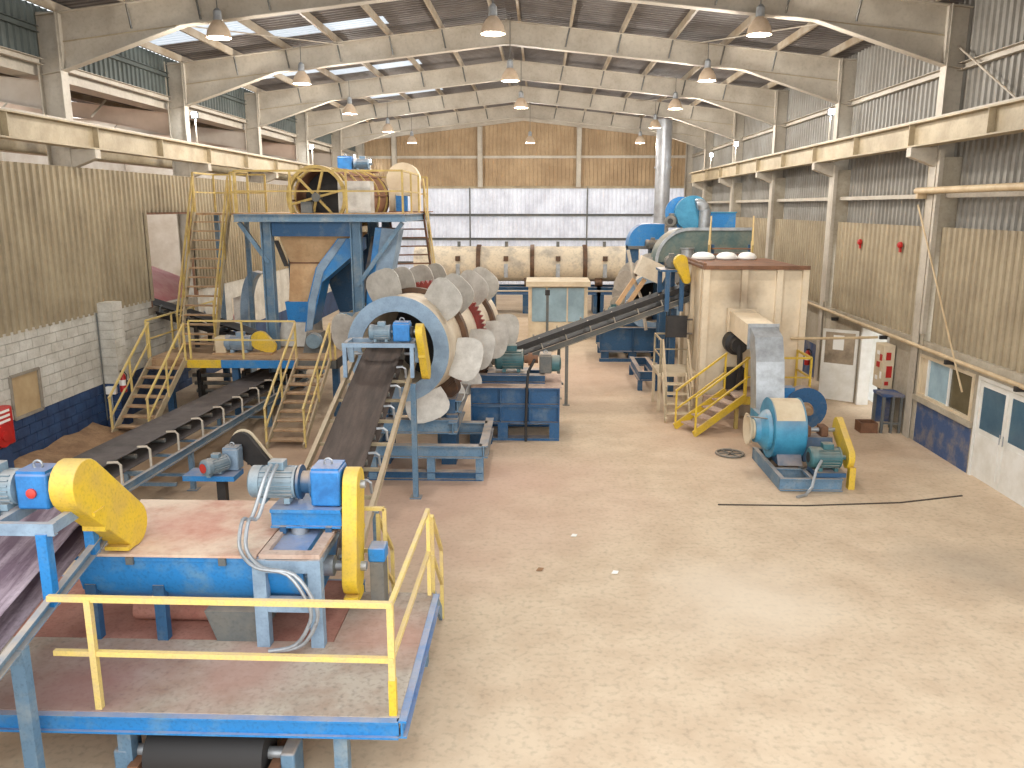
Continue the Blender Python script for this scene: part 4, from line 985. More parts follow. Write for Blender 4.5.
# landing at the stair head
MB().box((-9.75, 23.3, TZ - .06), (-8.21, 24.9, TZ)).build('landing', 'tread', tw)
railing(tw, [(-8.15, 22.3, TZ), (-8.15, 23.25, TZ), (-8.65, 23.3, TZ)], 1.1, (.52,), 1.2, 'yellow_old', .05)
railing(tw, [(-9.75, 23.4, TZ), (-9.75, 24.9, TZ), (-8.2, 24.9, TZ)], 1.1, (.52,), 1.2, 'yellow_old', .05)
for x in (-9.7, -8.8): MB().bar((x, 24.8, LZ), (x, 24.8, TZ), .12).build('post', 'blue_steel', tw)
stairs('tower_stairs', 'tall steep yellow railed stairs up to the screen platform, beside the wall', (-9.3, 21.75, LZ), (-9.22, 23.3, TZ), .98, 14, rail='yellow_old', npost=4, h=1.0, group='stairs to the screen platform')
stairs('tower_stairs', 'brown steep stairs on the right side of the screen platform', (-3.35, 23.3, 1.6), (-4.1, 25.6, TZ), 1.05, 14, rail='yellow_old', tm='rust', sm='rust', npost=4, h=1.0, sides=(1,), group='stairs to the screen platform')
MB().box((-4.6, 25.6, TZ - .001), (-3.4, 26.6, TZ + .03)).build('landing', 'rust', tw)
# hopper
hp = thing('feed_hopper', 'beige tapering hopper with blue lower throat under the screen platform', 'hopper', (-6.6, 23.4, LZ))
def rect(x0, x1, y0, y1, z): return [(x0, y0, z), (x1, y0, z), (x1, y1, z), (x0, y1, z)]
MB().loft([rect(-7.22, -5.1, 22.75, 24.6, 4.78), rect(-6.98, -5.95, 22.95, 24.3, 3.98)]).build('cone', 'hopper_beige', hp)
MB().loft([rect(-6.98, -5.95, 22.93, 24.3, 3.97), rect(-7.1, -6.4, 23.0, 24.0, 2.85)]).build('throat', 'hopper_beige', hp)
MB().loft([rect(-7.2, -6.4, 22.96, 24.0, 2.88), rect(-7.15, -6.5, 23.0, 23.9, 2.3)]).build('outlet', 'blue_clean', hp)
MB().box((-7.0, 22.9, 3.955), (-5.93, 22.945, 3.99)).build('flange', 'rust', hp)
MB().loft([rect(-7.3, -6.45, 22.85, 23.9, 2.3), rect(-7.4, -6.35, 22.7, 23.9, 1.64)]).build('feeder_box', 'plate_grey', hp)
MB().prism([(-7.3, 22.6, 4.6), (-7.2, 22.6, 4.6), (-6.95, 22.6, 3.9), (-7.05, 22.6, 3.9)], (0, .12, 0)).build('edge_stay', 'black', hp)
# blue chutes
ch = thing('blue_chute', 'bright blue inclined chute running down beside the beige hopper', 'chute', (-6, 22.8, 2))
MB().prism([(-5.55, 22.7, 4.66), (-4.95, 22.7, 4.66), (-4.95, 22.7, 4.35), (-6.05, 22.7, 3.45), (-6.35, 22.7, 2.3), (-6.6, 22.7, 2.05), (-6.48, 22.7, 2.9), (-6.2, 22.7, 3.85)], (0, .9, 0)).build('chute_body', 'blue_clean', ch)
MB().prism([(-5.5, 22.66, 4.66), (-6.15, 22.66, 3.88), (-6.44, 22.66, 2.9), (-6.55, 22.66, 2.1), (-6.38, 22.66, 2.1), (-6.22, 22.66, 2.95), (-5.98, 22.66, 3.75), (-5.3, 22.66, 4.66)], (0, .05, 0)).build('flange', 'blue_grey', ch)
ch2 = thing('steel_chute', 'shiny blue grey chute hanging right of the tower column', 'chute', (-4.3, 23, 2))
MB().prism([(-4.35, 22.7, 4.95), (-3.85, 22.7, 4.9), (-4.2, 22.7, 3.2), (-4.35, 22.7, 2.2), (-4.75, 22.7, 2.0), (-4.62, 22.7, 3.3)], (0, .8, 0)).build('chute_body', 'blue_grey', ch2)
MB().prism([(-4.5, 22.68, 4.95), (-4.33, 22.68, 4.95), (-4.62, 22.68, 3.3), (-4.75, 22.68, 2.0), (-4.9, 22.68, 2.0), (-4.78, 22.68, 3.3)], (0, .84, 0)).build('chute_side', 'blue_clean', ch2)
# dark steel behind the hopper
bk = thing('steel_bunker', 'dark blue bunker body behind the chutes of the tower', 'bunker', (-6, 25.6, 0))
MB().loft([rect(-6.9, -4.95, 24.95, 26.6, 4.7), rect(-6.0, -5.2, 24.95, 26.3, 1.9)]).build('bunker_body', 'blue_dark', bk)
for x in (-5.95, -5.25): MB().bar((x, 25.0, LZ), (x, 25.0, 2.3), .1).build('leg', 'blue_dark', bk)
# trommel screen on top
tm_ = thing('rotary_screen', 'rusty rotary screen drum with spoked end wheel on the tower', 'screen', (-6.0, 23.5, TZ))
ta = V(.13, .99, 0).normalized(); tc = V(-6.12, 22.75, TZ + .42); tr = .86
MB().lathe(tc + ta * .5, ta, [(0, tr - .06), (3.6, tr - .06), (3.6, tr - .1), (0, tr - .1)], 40, closed=True).build('screen_drum', 'rust', tm_)
MB().lathe(tc + ta * .02, ta, [(0, tr), (.16, tr), (.16, tr - .09), (0, tr - .09)], 40, closed=True).build('end_wheel_rim', 'yellow_old', tm_)
_, _, d_, r_, u_ = MB().frame(tc, tc + ta)
for i in range(6):
    a = 2 * math.pi * i / 6 + .25; MB().bar(tc + ta * .08, tc + ta * .08 + (r_ * math.cos(a) + u_ * math.sin(a)) * (tr - .05), .05, .06).build('spoke', 'yellow_old', tm_)
MB().lathe(tc, ta, [(0, .12), (.2, .12), (.22, .08)], 16).build('hub', 'dusk_grey', tm_)
MB().lathe(tc + ta * 1.1, ta, [(0, tr - .12), (.02, tr - .12)], 30).build('screen_disc', 'black', tm_)  # solid black disc set across the inside of the screen drum
for u in (.5, 1.3, 2.1, 2.9, 3.7):
    MB().lathe(tc + ta * u, ta, [(0, tr - .08), (0, tr - .01), (.07, tr - .01), (.07, tr - .08)], 40, closed=True).build('band', 'yellow_old', tm_)
for i in range(8):
    a = 2 * math.pi * i / 8 + .1; q = (r_ * math.cos(a) + u_ * math.sin(a)) * (tr - .03); MB().bar(tc + ta * .2 + q, tc + ta * 4.1 + q, .04, .05).build('stay_bar', 'rust', tm_)
MB().box((tc.x + .62, 22.75, TZ), (tc.x + 1.5, 23.3, TZ + .85)).build('side_cover', 'plate_grey', tm_)
MB().box((tc.x - .35, 22.5, TZ), (tc.x - .05, 22.66, TZ + .3)).build('bearing_block', 'dusk_grey', tm_)
td_ = thing('screen_drive', 'small blue motor mounted high behind the rotary screen', 'gear motor', (-5.2, 26.6, TZ))
for x in (-6.3, -5.4): MB().bar((x, 26.9, TZ), (x, 26.9, TZ + 1.23), .1).build('post', 'black', td_)
MB().box((-6.5, 26.6, TZ + 1.23), (-5.2, 27.1, TZ + 1.28)).build('motor_plate', 'rust', td_)
motor(td_, (-5.7, 26.85, TZ + 1.5), (1, 0, 0), .5, .18, 'blue_steel')
gearbox(td_, (-6.2, 26.85, TZ + 1.5), (.45, .4, .42), 'motor_blue')
ss = thing('screen_spout', 'dusty cream round casing at the far end of the screen platform', 'machine', (-4.2, 26.4, TZ))
MB().lathe((-4.3, 26.3, TZ + 1.0), (0, 1, 0), [(0, .25), (.02, .52), (.45, .52), (.48, .25)], 24).build('casing', 'panel_cream', ss)
MB().box((-4.75, 26.3, TZ), (-4.55, 26.75, TZ + 1.0)).build('stand', 'panel_cream', ss)
MB().box((-4.05, 26.3, TZ), (-3.8, 26.75, TZ + 1.0)).build('stand', 'panel_cream', ss)
MB().box((-4.5, 26.1, TZ), (-4.15, 26.28, TZ + .5)).build('motor_box', 'motor_blue', ss)
# machines on the lower platform
pm = thing('platform_pump', 'dusty pump motor with yellow guard on the hopper platform', 'pump', (-7.9, 21.9, LZ))
motor(pm, (-8.15, 21.75, LZ + .3), (1, 0, 0), .75, .22, 'blue_grey')
MB().box((-8.75, 21.55, LZ), (-8.45, 21.95, LZ + .48)).build('pump_body', 'panel_cream', pm, bevel=.04)
guard(pm, (-7.55, 21.75, LZ + .36), (-7.3, 21.75, LZ + .2), .26, .18, .14, (0, 1, 0), 'yellow')
MB().box((-8.8, 21.5, LZ), (-7.2, 22.0, LZ + .05)).build('base_plate', 'tread', pm)
ft = thing('feeder_gearbox', 'dusty grey feeder gearbox on the platform right of the hopper outlet', 'gearbox', (-6.2, 21.8, LZ))
MB().loft([rect(-6.45, -5.85, 21.9, 22.55, LZ), rect(-6.35, -5.95, 22.0, 22.45, LZ + .55)]).build('gear_case', 'dusk_grey', ft)
MB().lathe((-6.1, 21.7, LZ + .35), (0, 1, 0), [(0, .2), (.2, .22), (.22, .1)], 18).build('end_cover', 'motor_grey', ft)
yg = thing('yellow_stand', 'small yellow guard frame at the back of the hopper platform', 'guard', (-5.6, 23.6, LZ))
for x in (-5.85, -5.5): MB().bar((x, 23.4, LZ), (x, 23.4, LZ + .5), .06).build('leg', 'yellow_old', yg)
guard(yg, (-5.68, 23.4, LZ + .45), (-5.68, 23.9, LZ + .35), .18, .16, .35, (1, 0, 0), 'yellow_old')
# side feed belt coming in through the wall opening
sfc = conveyor('side_conveyor', 'black side conveyor coming in through the wall opening', (-12.6, 23.9, 3.1), (-8.1, 22.9, 2.0), .6, 'rubber', 'black', over=.1, drop=.18, hoops=[.2, .4, .6, .8])
for x, y in ((-9.7, 22.7), (-9.75, 23.75)): MB().bar((x, y, LZ), (x, y, 2.2), .1).build('leg', 'black', sfc)
# behind the wall: pink heap in the yard
pk = MB(); n = 14; vs = []; fs = []
for j in range(n):
    for i in range(n):
        x = -20 + 8.5 * i / (n - 1); y = 22 + 15 * j / (n - 1)
        r2 = ((i - n / 2 + .5) / (n / 2)) ** 2 + ((j - n / 2 + .5) / (n / 2)) ** 2
        vs.append((x, y, max(0, 3.6 * (1 - r2)) + random.uniform(-.06, .06) * (r2 < 1)))
for j in range(n - 1):
    for i in range(n - 1): fs.append((j*n+i, j*n+i+1, (j+1)*n+i+1, (j+1)*n+i))
o = pk.add(vs, fs).build('material_heap', 'pink_pile'); tag(o, 'pink and white heap of material seen through the wall opening', 'heap')
# dirt bank at the foot of the block wall
vs = []; fs = []; n = 26; pk = MB()
for j in range(n):
    y = 14.6 + 5.2 * j / (n - 1)
    for i in range(8):
        u = i / 7; vs.append((XL + .03 + 1.15 * u, y, max(.004, (.3 + .03 * math.sin(j * .9) + random.uniform(-.02, .02)) * (1 - u) ** 1.5 * min(1, j / 3, (n - 1 - j) / 3))))
for j in range(n - 1):
    for i in range(7): fs.append((j*8+i, j*8+i+1, (j+1)*8+i+1, (j+1)*8+i))
o = pk.add(vs, fs).build('dirt_bank', 'dirt'); o['kind'] = 'stuff'; tag(o, 'brown dirt banked along the foot of the blue block wall', 'dirt')
# fire extinguisher by the pier, red hose reel cabinet at the left edge
fe = thing('fire_extinguisher', 'red fire extinguisher hanging on the block pier', 'extinguisher', (-10.45, 20.0, .9))
def ext(t, c):
    c = Vector(c); MB().lathe(c, (0, 0, 1), [(0, .07), (.02, .085), (.4, .085), (.47, .05), (.5, .03)], 16).build('cylinder', 'red', t)
    MB().lathe(c + V(0, 0, .18), (0, 0, 1), [(0, .0865), (.14, .0865)], 16).build('paper_label', 'white', t)
    MB().box(c + V(-.05, -.02, .5), c + V(.06, .02, .55)).build('valve', 'black', t)
    MB().pipe([c + V(.05, 0, .53), c + V(.12, -.03, .45), c + V(.11, -.05, .2)], .014, 6).build('hose', 'black', t)
ext(fe, (-10.43, 19.79, .95))
hr = thing('hose_reel', 'red fire hose reel box at the left edge by the blue wall', 'hose reel', (-10.9, 16.3, .9))
c0 = AX(2, 430, XL + .25); 
MB().box((XL + .02, c0.y - .5, c0.z - .38), (XL + .24, c0.y + .42, c0.z + .42)).build('cabinet', 'red', hr, bevel=.04)
MB().lathe((XL + .24, c0.y, c0.z - .12), (1, 0, 0), [(0, .24), (.05, .24), (.06, .1), (.08, .1)], 20).build('reel', 'red', hr)
for k in range(3): MB().box((XL + .242, c0.y - .3, c0.z + .12 + .1 * k), (XL + .25, c0.y + .3, c0.z + .17 + .1 * k)).build('white_stripe', 'white', hr)
MB().box((XL + .02, c0.y - .4, 0), (XL + .2, c0.y + .3, c0.z - .38)).build('pedestal', 'block_blue', hr)
wt = thing('wall_valve', 'small white box fixed to the blue foot of the block pier', 'box', (-10.55, 19.85, .9))
MB().box((XL + .1, PY0 - .12, .88), (XL + .36, PY0 - .005, 1.08)).build('box_body', 'white', wt, bevel=.02)
MB().tube((XL + .22, PY0 - .06, .02), (XL + .22, PY0 - .06, .88), .02, n=8).build('pipe', 'galv', wt)

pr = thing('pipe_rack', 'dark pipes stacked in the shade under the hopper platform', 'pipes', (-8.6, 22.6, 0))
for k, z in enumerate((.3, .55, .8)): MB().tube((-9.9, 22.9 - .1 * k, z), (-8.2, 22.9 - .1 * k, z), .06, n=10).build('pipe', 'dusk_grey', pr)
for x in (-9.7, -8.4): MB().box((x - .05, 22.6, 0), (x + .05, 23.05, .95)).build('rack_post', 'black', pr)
cv = thing('curved_guard', 'pale bent sheet guard standing behind the tall steep stairs', 'guard', (-9.4, 25.8, 0))
pts_ = [(-9.6 + .5 * (1 - math.cos(a)), 25.9, 1.9 + 1.6 * math.sin(a)) for a in [math.pi / 2 * i / 8 for i in range(9)]]
MB().prism(pts_ + [(p_[0] + .25, p_[1], p_[2] - .06) for p_ in pts_[::-1]], (0, .5, 0)).build('sheet', 'blue_grey', cv)
MB().box((-9.6, 25.9, 0), (-9.35, 26.4, 1.9)).build('stand', 'blue_grey', cv)
# ================================================================ RIGHT: FURNACE, FANS
fu = thing('furnace', 'large cream steel clad furnace box with rusty brown top', 'furnace', (5.7, 23.6, 0))
X0, X1, Y0, Y1, FZ = 4.32, 6.86, 21.55, 25.7, 3.92
MB().box((X0 + .06, Y0 + .06, .0), (X1 - .06, Y1 - .06, FZ)).build('body', 'furnace_cream', fu)
cols = [X0, X0 + .98, X1 - .66, X1]
for a, b in zip(cols, cols[1:]):
    MB().box((a + .06, Y0 + .02, .05), (b - .06, Y0 + .07, FZ - .02)).build('cladding_panel', 'furnace_cream', fu)
for x in cols:
    MB().box((x - .07, Y0 - .08, 0), (x + .09, Y0 + .06, FZ)).build('corner_post', 'furnace_cream', fu)
for y in (Y0 + .5, Y0 + 1.9, Y0 + 3.3): MB().box((X0 - .04, y - .08, 0), (X0 + .07, y + .08, FZ)).build('side_post', 'furnace_cream', fu)
MB().box((X0 - .08, Y0 - .1, FZ), (X1 + .1, Y0 + .06, FZ + .1)).build('top_angle', 'rust', fu)
MB().box((X0 - .08, Y0 + .06, FZ), (X1 + .1, Y1, FZ + .04)).build('top_plate', 'rust', fu)
MB().box((X0 - .08, Y0 - .02, FZ + .1), (X0, Y1, FZ + .16)).build('top_angle', 'rust', fu)
# soot mark above the duct mouth is a dirty plate
MB().box((X0 + .05, Y0 - .3, 0), (X0 + 1.0, Y0 - .09, .62)).build('plinth', 'deck', fu)
# rough pink plinth of furnace and black viewing hatch
bx = thing('burner_hatch', 'black square box fixed to the left side of the furnace', 'hatch', (4.1, 21.7, 1.8))
MB().box((3.56, 22.9, 1.92), (4.14, 23.08, 2.52)).build('hatch_body', 'black', bx, bevel=.01)
for z in (2.02, 2.42): MB().tube((4.13, 23.0, z), (4.3, 23.0, z), .03, n=8).build('hinge', 'dusk_grey', bx)
# hot air duct, front of furnace, bending down to the fan
du = thing('air_duct', 'galvanised rectangular duct bending down from the furnace to the fan', 'duct', (5.4, 18.6, 0))
def rects(p, wx, hv, nrm):   # loop of a rectangle centred p, wx along X, hv along 'nrm'
    p = Vector(p); n_ = Vector(nrm).normalized(); return [p + V(-wx/2, 0, 0) - n_ * hv/2, p + V(wx/2, 0, 0) - n_ * hv/2, p + V(wx/2, 0, 0) + n_ * hv/2, p + V(-wx/2, 0, 0) + n_ * hv/2]
pth = [((5.27, 21.48, 2.62), (0, 0, 1)), ((5.27, 19.3, 2.52), (0, .1, 1)), ((5.27, 18.95, 2.38), (0, -.75, 1)), ((5.27, 18.8, 2.05), (0, -1, 0)), ((5.27, 18.55, .95), (0, -1, .1)), ((5.27, 18.5, .5), (0, -1, .1))]
for k, (a, b) in enumerate(zip(pth, pth[1:])):
    m = 'blue_teal' if k == 4 else 'galv'
    MB().loft([rects(a[0], .64, .5, a[1]), rects(b[0], .64, .5, b[1])]).build('duct_section', m if k != 0 else 'furnace_cream', du)
MB().box((4.89, 21.36, 2.32), (5.65, 21.47, 2.93)).build('mouth_flange', 'furnace_cream', du)
MB().box((4.91, 19.27, 2.22), (5.63, 19.31, 2.82)).build('joint_flange', 'galv', du)
bn = thing('burner', 'black burner with valve under the duct at the furnace front', 'burner', (5.1, 21.2, 1.9))
MB().lathe((5.1, 21.45, 2.05), (0, -1, 0), [(0, .3), (.35, .3), (.4, .2), (.7, .2)], 20).build('burner_body', 'black', bn)
MB().pipe([(5.1, 20.8, 2.05), (5.1, 20.7, 1.8), (5.15, 20.8, 1.3), (5.15, 20.9, .9)], .07, 10).build('gas_pipe', 'black', bn)
MB().box((4.85, 20.95, .88), (5.35, 21.3, 1.4)).build('control_box', 'black', bn)
# yellow stairs and walkway in front of the furnace
wk = thing('furnace_walkway', 'yellow edged walkway along the furnace front behind the duct', 'platform', (5.5, 20.7, 0))
WZ = .86
MB().box((4.9, 20.2, WZ - .04), (6.8, 21.4, WZ)).build('deck_plate', 'deck', wk)
MB().box((5.1, 20.15, WZ - .2), (6.8, 20.2, WZ)).build('edge_beam', 'yellow', wk)
for x in (5.0, 6.7): 
    for y in (20.3, 21.3): MB().bar((x, y, 0), (x, y, WZ - .05), .09).build('leg', 'yellow_old', wk)
railing(wk, [(5.15, 20.22, WZ), (6.75, 20.22, WZ), (6.75, 21.35, WZ)], .98, (.5,), 1.0, 'yellow', .05)
fs_ = stairs('furnace_stairs', 'yellow stairs with pale curved treads in front of the furnace', (3.62, 19.85, 0), (5.0, 20.5, WZ), .8, 4, rail='yellow', sm='yellow', tm='deck', h=.98, npost=2, sh=.18)
# cream steps at the furnace left side
fs2 = stairs('burner_steps', 'cream ladder steps with rails left of the furnace', (3.62, 20.75, 0), (3.68, 22.0, 1.05), .62, 4, rail='steel_yellowish', sm='panel_cream', tm='panel_cream', h=.95, npost=2)
lk = thing('burner_landing', 'cream landing at the left side of the furnace under the black hatch', 'platform', (3.8, 22.5, 0))
MB().box((3.25, 22.02, .98), (4.3, 23.3, 1.08)).build('deck_plate', 'panel_cream', lk)
railing(lk, [(3.3, 22.05, 1.08), (3.3, 23.25, 1.08), (4.28, 23.25, 1.08)], .9, (.5,), 1.0, 'steel_yellowish', .045)
for x, y in ((3.3, 22.1), (4.2, 22.1), (3.3, 23.2), (4.2, 23.2)): MB().bar((x, y, 0), (x, y, .98), .08).build('leg', 'panel_cream', lk)

# ---- centrifugal fan in front
cf = thing('centrifugal_fan', 'blue centrifugal fan with cream inlet cone on a blue skid', 'fan', (5.35, 16.8, 0))
cx, cy, cz = 4.92, 16.95, .9     # scroll axis along X
def scroll(c, r0, r1, outlet, wx, n=40, x0=None):
    # spiral outline in YZ, outlet upward at the back
    pts = []
    for i in range(n):
        a = R(-10) - 2 * math.pi * i / n * .93
        r = r0 + (r1 - r0) * i / n; pts.append((c[1] + math.cos(a) * r, c[2] + math.sin(a) * r))
    pts.append((c[1] + outlet, pts[-1][1])) if False else None
    return pts
pts = scroll((cx, cy, cz), .54, .68, 1.2, .6)
x0, x1 = cx - .06, cx + .56
MB().prism([(x0, y, z) for y, z in pts], (x1 - x0, 0, 0)).build('scroll_casing', 'blue_teal', cf)
for x in (x0 - .012, x1): MB().prism([(x, cy + (y - cy) * 1.035, cz + (z - cz) * 1.035) for y, z in pts], (.012, 0, 0)).build('side_flange', 'blue_teal', cf)
MB().box((x0 + .02, cy + .3, cz - .4), (x1 - .02, cy + 1.4, cz + .1)).build('outlet_duct', 'blue_teal', cf)
# cream dusty shroud strip over the top, following the scroll
n0, n1 = 24, 35
outer = [(x0 + .02, cy + (y - cy) * 1.012, cz + (z - cz) * 1.012) for y, z in pts[n0:n1]]
inner = [(x0 + .02, cy + (y - cy) * .985, cz + (z - cz) * .985) for y, z in pts[n0:n1]][::-1]
MB().prism(outer + inner, (x1 - x0 - .04, 0, 0)).build('shroud_strip', 'panel_cream', cf)
ic = V(x0, cy - .05, cz + .02)
MB().lathe(ic, (-1, 0, 0), [(0, .24), (.1, .2), (.22, .19), (.36, .22), (.44, .33), (.46, .34), (.46, .31), (.36, .18), (.22, .16), (0, .18)], 28, closed=True).build('inlet_cone', 'panel_cream', cf)
MB().lathe(ic + V(-.02, 0, -.02), (-1, 0, 0), [(0, .44), (.08, .42), (.2, .28), (.3, .26)], 26).build('inlet_ring', 'blue_teal', cf)
MB().bar(ic + V(-.5, -.1, .3), ic + V(.05, -.3, .28), .05, .02).build('damper_lever', 'dusk_grey', cf)
# shaft, pedestal, base
MB().tube((x1, cy, cz), (x1 + .78, cy, cz), .045, n=12).build('shaft', 'galv', cf)
MB().prism([(x1 + .06, cy - .3, .28), (x1 + .06, cy + .3, .28), (x1 + .06, cy + .18, cz - .12), (x1 + .06, cy - .18, cz - .12)], (.62, 0, 0)).build('pedestal', 'blue_dark', cf)
for x in (x1 + .16, x1 + .52): MB().box((x - .08, cy - .16, cz - .12), (x + .08, cy + .16, cz + .1)).build('bearing_housing', 'rust', cf, bevel=.03)
bl, br, bf, bb_ = 4.78, 6.0, 15.62, 17.75
for x in (bl, br): MB().chan((x, bf, .14), (x, bb_, .14), .09, .26, .02, flip=1 if x == bl else -1).build('skid_rail', 'blue_steel', cf)
for y in (bf + .03, 16.3, bb_ - .03): MB().chan((bl, y, .14), (br, y, .14), .09, .25, .02).build('skid_cross', 'blue_steel', cf)
MB().bar((5.42, bf, .24), (5.42, 16.4, .24), .08, .05).build('skid_cross', 'blue_steel', cf)
MB().prism([(x0 + .1, cy - .55, .27), (x0 + .1, cy + .55, .27), (x0 + .1, cy + .3, .6), (x0 + .1, cy - .3, .6)], (.5, 0, 0)).build('casing_foot', 'blue_dark', cf)
fm = thing('fan_motor', 'teal motor with slanted yellow belt guard beside the blue fan', 'gear motor', (5.8, 15.9, 0))
MB().box((5.5, 15.66, .27), (6.08, 16.25, .36)).build('motor_base', 'blue_dark', fm)
motor(fm, (5.72, 15.95, .6), (1, 0, 0), .62, .22, 'motor_teal')
guard(fm, (6.32, 16.95, .98), (6.22, 15.95, .58), .2, .2, .13, (1, .1, 0), 'yellow')
MB().box((6.17, 15.72, .0), (6.29, 15.86, .45)).build('guard_leg', 'yellow', fm)
MB().box((6.33, 16.38, .74), (6.386, 16.48, .82)).build('warning_plate', 'motor_red', fm)
MB().pipe([(5.6, 15.72, .6), (5.45, 15.55, .45), (5.35, 15.42, .15), (5.2, 15.3, .03), (5.0, 15.2, .02)], .03, 8).build('cable', 'galv', fm)
f2 = thing('small_blower', 'small dark blue blower behind the larger blue fan', 'fan', (6.25, 19.0, 0))
c2 = V(6.25, 18.9, .88)
MB().lathe(c2, (0, 1, 0), [(0, .48), (.36, .48)], 30).build('casing', 'blue_dark', f2)
MB().lathe(c2 + V(0, -.02, 0), (0, 1, 0), [(0, .5), (.02, .5)], 30).build('face_plate', 'blue', f2)
MB().box((5.75, 18.95, .9), (6.0, 19.25, 1.36)).build('outlet', 'blue_clean', f2)
MB().lathe(c2 + V(0, -.03, 0), (0, -1, 0), [(0, .16), (.1, .15), (.12, .1), (.3, .09), (.3, .04)], 18).build('motor_hub', 'tread', f2)
MB().box((6.12, 18.95, 0), (6.38, 19.2, .45)).build('pedestal', 'blue_dark', f2)
tyv = thing('handwheel', 'dark spoked handwheel lying on the floor beside the fan inlet', 'wheel', (4.4, 18.0, 0))
tp = [(4.35 + .3 * math.cos(2 * math.pi * i / 24), 18.05 + .3 * math.sin(2 * math.pi * i / 24), .03) for i in range(25)]
MB().pipe(tp, .028, 8).build('rim', 'dusk_grey', tyv)
for k in range(3):
    a = math.pi * k / 3; MB().bar((4.35 - .29 * math.cos(a), 18.05 - .29 * math.sin(a), .03), (4.35 + .29 * math.cos(a), 18.05 + .29 * math.sin(a), .03), .03, .025).build('spoke', 'dusk_grey', tyv)

# ---- right wall: double door, window, open door
d1 = struct('door_1', (XR, dA, 0))
dm_ = (dA + dB) / 2
MB().box((XR - .02, dA - .07, 0), (XR + .1, dA, DZ)).build('door_frame', 'white_paint', d1); MB().box((XR - .02, dB, 0), (XR + .1, dB + .07, DZ)).build('door_frame', 'white_paint', d1); MB().box((XR - .02, dB + .07, DZ - .07), (XR + .1, dA - .07, DZ)).build('door_frame', 'white_paint', d1)
for a, b in ((dB + .08, dm_ - .01), (dm_ + .01, dA - .08)):
    lf = MB()
    for lo, hi in (((a, .03), (b, 1.05)), ((a, 1.05), (a + .1, 1.93)), ((b - .1, 1.05), (b, 1.93)), ((a, 1.93), (b, 2.03))): lf.box((XR, lo[0], lo[1]), (XR + .05, hi[0], hi[1]))
    l_ = lf.build('door_leaf', 'white_paint', d1)
    MB().box((XR + .015, a + .1, 1.05), (XR + .03, b - .1, 1.93)).build('pane', 'glass_tint', l_)
    MB().box((XR - .012, a + .12, .15), (XR - .001, b - .12, .95)).build('panel', 'white_paint', l_)
    MB().tube((XR - .05, (a if a > dm_ else b) + (.05 if a > dm_ else -.05), .95), (XR - .05, (a if a > dm_ else b) + (.05 if a > dm_ else -.05), 1.15), .012, n=8).build('door_handle', 'galv', l_)
w2 = struct('window_2', (XR, Wa, WZa))
for lo, hi in (((Wa, WZa), (Wb, WZa + .07)), ((Wa, WZb - .07), (Wb, WZb)), ((Wa, WZa + .07), (Wa + .07, WZb - .07)), ((Wb - .07, WZa + .07), (Wb, WZb - .07))): MB().box((XR - .03, lo[0], lo[1]), (XR + .1, hi[0], hi[1])).build('window_frame', 'panel_cream', w2)
wm = Wa + (Wb - Wa) * .42; wm2 = Wb - (Wb - Wa) * .17
MB().box((XR + .03, Wa + .07, WZa + .07), (XR + .05, wm, WZb - .07)).build('pane', 'glass_brown', w2)
MB().box((XR + .04, wm, WZa + .07), (XR + .06, wm2, WZb - .07)).build('pane', 'glass_blue', w2)
MB().box((XR + .04, wm2, WZa + .07), (XR + .06, Wb - .07, WZb - .07)).build('pane', 'panel_cream', w2)
for y in (wm, wm2): MB().box((XR - .01, y - .025, WZa + .07), (XR + .07, y + .025, WZb - .07)).build('mullion', 'white_paint', w2)
# open door leaf at the far opening, and the lit room outside it
d2 = struct('door_2', (XR, D2b, 0))
for y in (D2a, D2b): MB().box((XR - .02, y - .05, 0), (XR + .3, y + .05, 2.2)).build('door_frame', 'white_paint', d2)
h0 = V(XR - .05, D2b + .12, 0); hd_ = V(-.88, .62, 0).normalized()
W_ = .98
def leafbox(u0, u1, z0, z1, th=.04, off=0., m='white_paint', name='door_leaf', par=d2):
    a = h0 + hd_ * u0 + V(0, 0, (z0 + z1) / 2); b = h0 + hd_ * u1 + V(0, 0, (z0 + z1) / 2); nn = V(hd_.y, -hd_.x, 0) * off
    return MB().bar(a + nn, b + nn, th, z1 - z0).build(name, m, par)
l2 = leafbox(0, W_, .03, 1.1)
leafbox(0, .08, 1.1, 2.0); leafbox(W_ - .08, W_, 1.1, 2.0); leafbox(0, W_, 2.0, 2.08)
leafbox(.08, W_ - .08, 1.1, 2.0, .015, 0, 'soot', 'pane', l2)
leafbox(.38, .68, 1.5, 1.92, .006, -.02, 'white', 'paper_notice', l2)
leafbox(.36, .7, 1.5, 1.92, .006, .02, 'white', 'paper_notice', l2)
rm = thing('side_room', 'white walled side room seen through the open door', 'room', (10.5, 22.3, 0))
MB().box((XR + .56, D2a - 1.0, -.0), (13.5, D2b + 4, .01)).build('room_floor', 'white_paint', rm)
MB().box((XR + 1.2, D2a + .1, .05), (XR + 1.25, D2a + .75, 2.4)).build('room_panel', 'panel_cream', rm)
MB().box((13.5, D2a - 1, 0), (13.6, D2b + 4, 3)).build('room_wall', 'white_paint', rm)
MB().box((XR + .56, D2b + 4, 0), (13.6, D2b + 4.1, 3)).build('room_wall', 'white_paint', rm)
